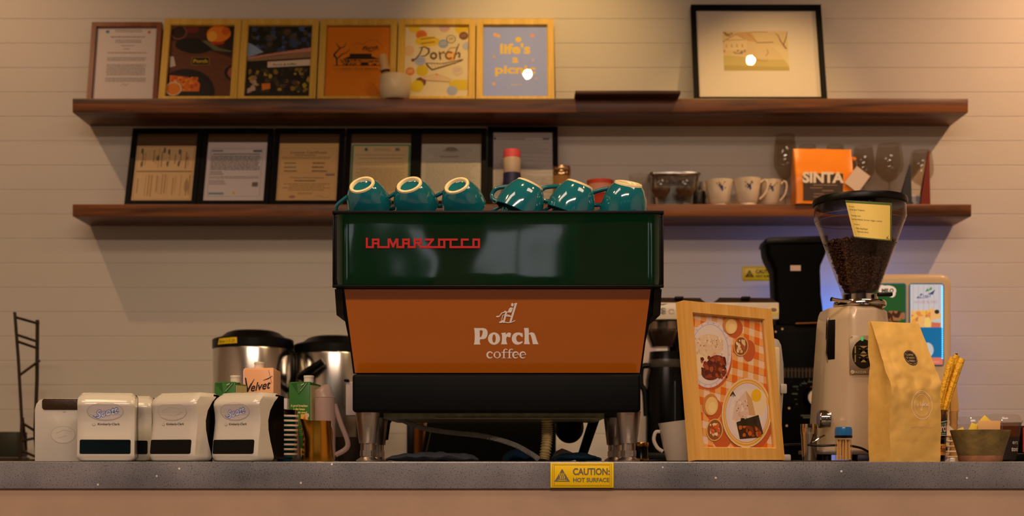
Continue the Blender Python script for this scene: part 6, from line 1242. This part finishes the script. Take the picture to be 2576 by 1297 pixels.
a = Art(); a.ell(0, 0, .0265, .0265, (226, 206, 186)); a.ell(0, -.006, .010, .009, (96, 110, 90), hole=.8); a.ell(.0, .008, .008, .007, (96, 110, 90), hole=.75); a.line([(-.008, .012), (-.013, .018)], .0018, (96, 110, 90)); a.line([(.006, .013), (.012, .019)], .0018, (96, 110, 90)); a.line([(.0, .0), (.010, .004)], .002, (96, 110, 90)); a.build('badge', PR, dl, lambda u, v, k: (u_(2048)+u, -.0306-k, bz(1000, d)+v))
# cream drinks dispenser with back-lit panels
d = 4.25; o = T('drinks_dispenser', 'cream juice and chocolate drink dispenser with two back-lit panels behind the grinder', 'drink dispenser', (X(2262, d), d, BT)); u_ = lambda px: X(px, d)-X(2262, d); cr_m = M('cream_plastic', (224, 196, 158), .3, coat=.3)
P('body', prism(rrect(u_(2183), u_(2396), .0, bz(687, d), .035), 0, .34, 'Y', .02, seg=4), cr_m, o, 50)
bk_ = printed('backlit', .3, .2, .35)
def panel(x0_, x1_, y0_, y1_, nm, draw):
    a = Clip(u_(x0_)+.004, bz(y1_, d)+.004, u_(x1_)-.004, bz(y0_, d)-.004); P('panel_frame', prism(rrect(u_(x0_), u_(x1_), bz(y1_, d), bz(y0_, d), .008), -.003, .004, 'Y', .001), M('blue_frame', (30, 120, 176), .25), o); a.rect(*a.b, (240, 240, 240)); draw(a, lambda x, y: (u_(x), bz(y, d))); a.build(nm, bk_, o, lambda u, v, k: (u, -.0036-k, v))
def milo(a, q):
    a.rect(*a.b, (30, 92, 44)); a.blobs(*q(2180, 860), *q(2276, 782), 60, .014, [(92, 54, 30), (66, 36, 20), (130, 84, 50), (50, 28, 16), (160, 110, 76)], random.Random(4)); a.rect(*q(2180, 930), *q(2276, 830), (70, 38, 22)); c = q(2232, 731)
    a.ell(c[0], c[1], .028, .017, (240, 226, 214)); a.ell(c[0]-.018, c[1]+.006, .015, .012, (240, 226, 214)); a.ell(c[0]+.014, c[1]-.008, .012, .014, (240, 226, 214)); a.text('MILO', c[0], c[1]-.006, .013, (30, 40, 24), bold=.05, w=.040, shear=.1)
def nest(a, q):
    a.rect(*a.b, (206, 214, 232))
    for k in range(6): a.rect(q(2296+k*13, 0)[0], q(0, 850)[1], q(2297+k*13, 0)[0], q(0, 716)[1], (170, 178, 204)); a.k -= 1
    a.up(2); c = q(2331, 748); a.poly([q(2304, 750), q(2316, 738), q(2328, 742), q(2340, 736), q(2352, 728), q(2346, 740), q(2340, 748), q(2320, 750)], (14, 64, 140)); a.text('NESTEA', *q(2328, 748), .010, (226, 232, 244), bold=.03, w=.045, rot=.05, shear=.15)
    a.poly([q(2326, 734), q(2333, 724), q(2335, 732)], (60, 150, 70)); a.poly([q(2333, 732), q(2342, 720), q(2344, 728)], (70, 160, 70)); a.text('HOUSE BLEND', *q(2328, 763), .010, (190, 150, 160), w=.075)
    a.poly([q(2290, 780), q(2320, 786), q(2345, 774), q(2366, 790), q(2366, 856), q(2290, 830)], (240, 196, 130)); a.blobs(*q(2292, 812), *q(2340, 780), 24, .008, [(246, 200, 90), (226, 150, 90), (240, 176, 60), (200, 130, 110)], random.Random(6)); a.poly([q(2342, 806), q(2366, 800), q(2364, 820), q(2342, 818)], (196, 216, 230)); a.poly([q(2342, 810), q(2366, 812), q(2364, 824), q(2342, 824)], (214, 120, 92)); a.ell(*q(2332, 812), .011, .017, (244, 222, 130)); a.ell(*q(2356, 784), .008, .007, (40, 50, 36)); a.rect(*q(2280, 925), *q(2372, 823), (10, 120, 190)); a.ell(*q(2332, 880), .020, .024, (200, 214, 226)); a.rect(*q(2280, 925), *q(2372, 899), (226, 130, 110)); a.text('Lemon', *q(2352, 912), .008, (240, 200, 190), w=.026)
panel(2190, 2279, 712, 870, 'green_panel', milo); panel(2286, 2374, 712, 920, 'blue_panel', nest)
b = NB()
for k in range(34): ball(u_(2369.5), -.0045, bz(722+k*5.4, d), .0022, .002, .0026, bm=b, u=6, v=5)
P('led_strip', b, M('cyan_led', (120, 220, 255), .3, emit=(70, 190, 255), es=2.2), o)['kind'] = 'stuff'
P('added_glow_strip', box(u_(2188), u_(2225), .342, .350, .10, bz(712, d), .002), M('blue_glow', (40, 120, 220), .4, emit=(20, 110, 230), es=30.0), o)  # unseen emissive strip added behind the body to throw blue on the wall
P('drip_shelf', box(u_(2160), u_(2370), -.06, .01, .03, .05, .004), bl_m, o)
# side box fixed on the machine
P('side_box', box(X(876, 3.3), X(905, 3.3), .45, .52, mz(1046, 3.3), mz(962, 3.3), .003), M('white_matte'), em); P('side_box_clip', box(X(872, 3.3), X(884, 3.3), .445, .47, mz(962, 3.3), mz(956, 3.3), .002), M('black_plastic'), em)
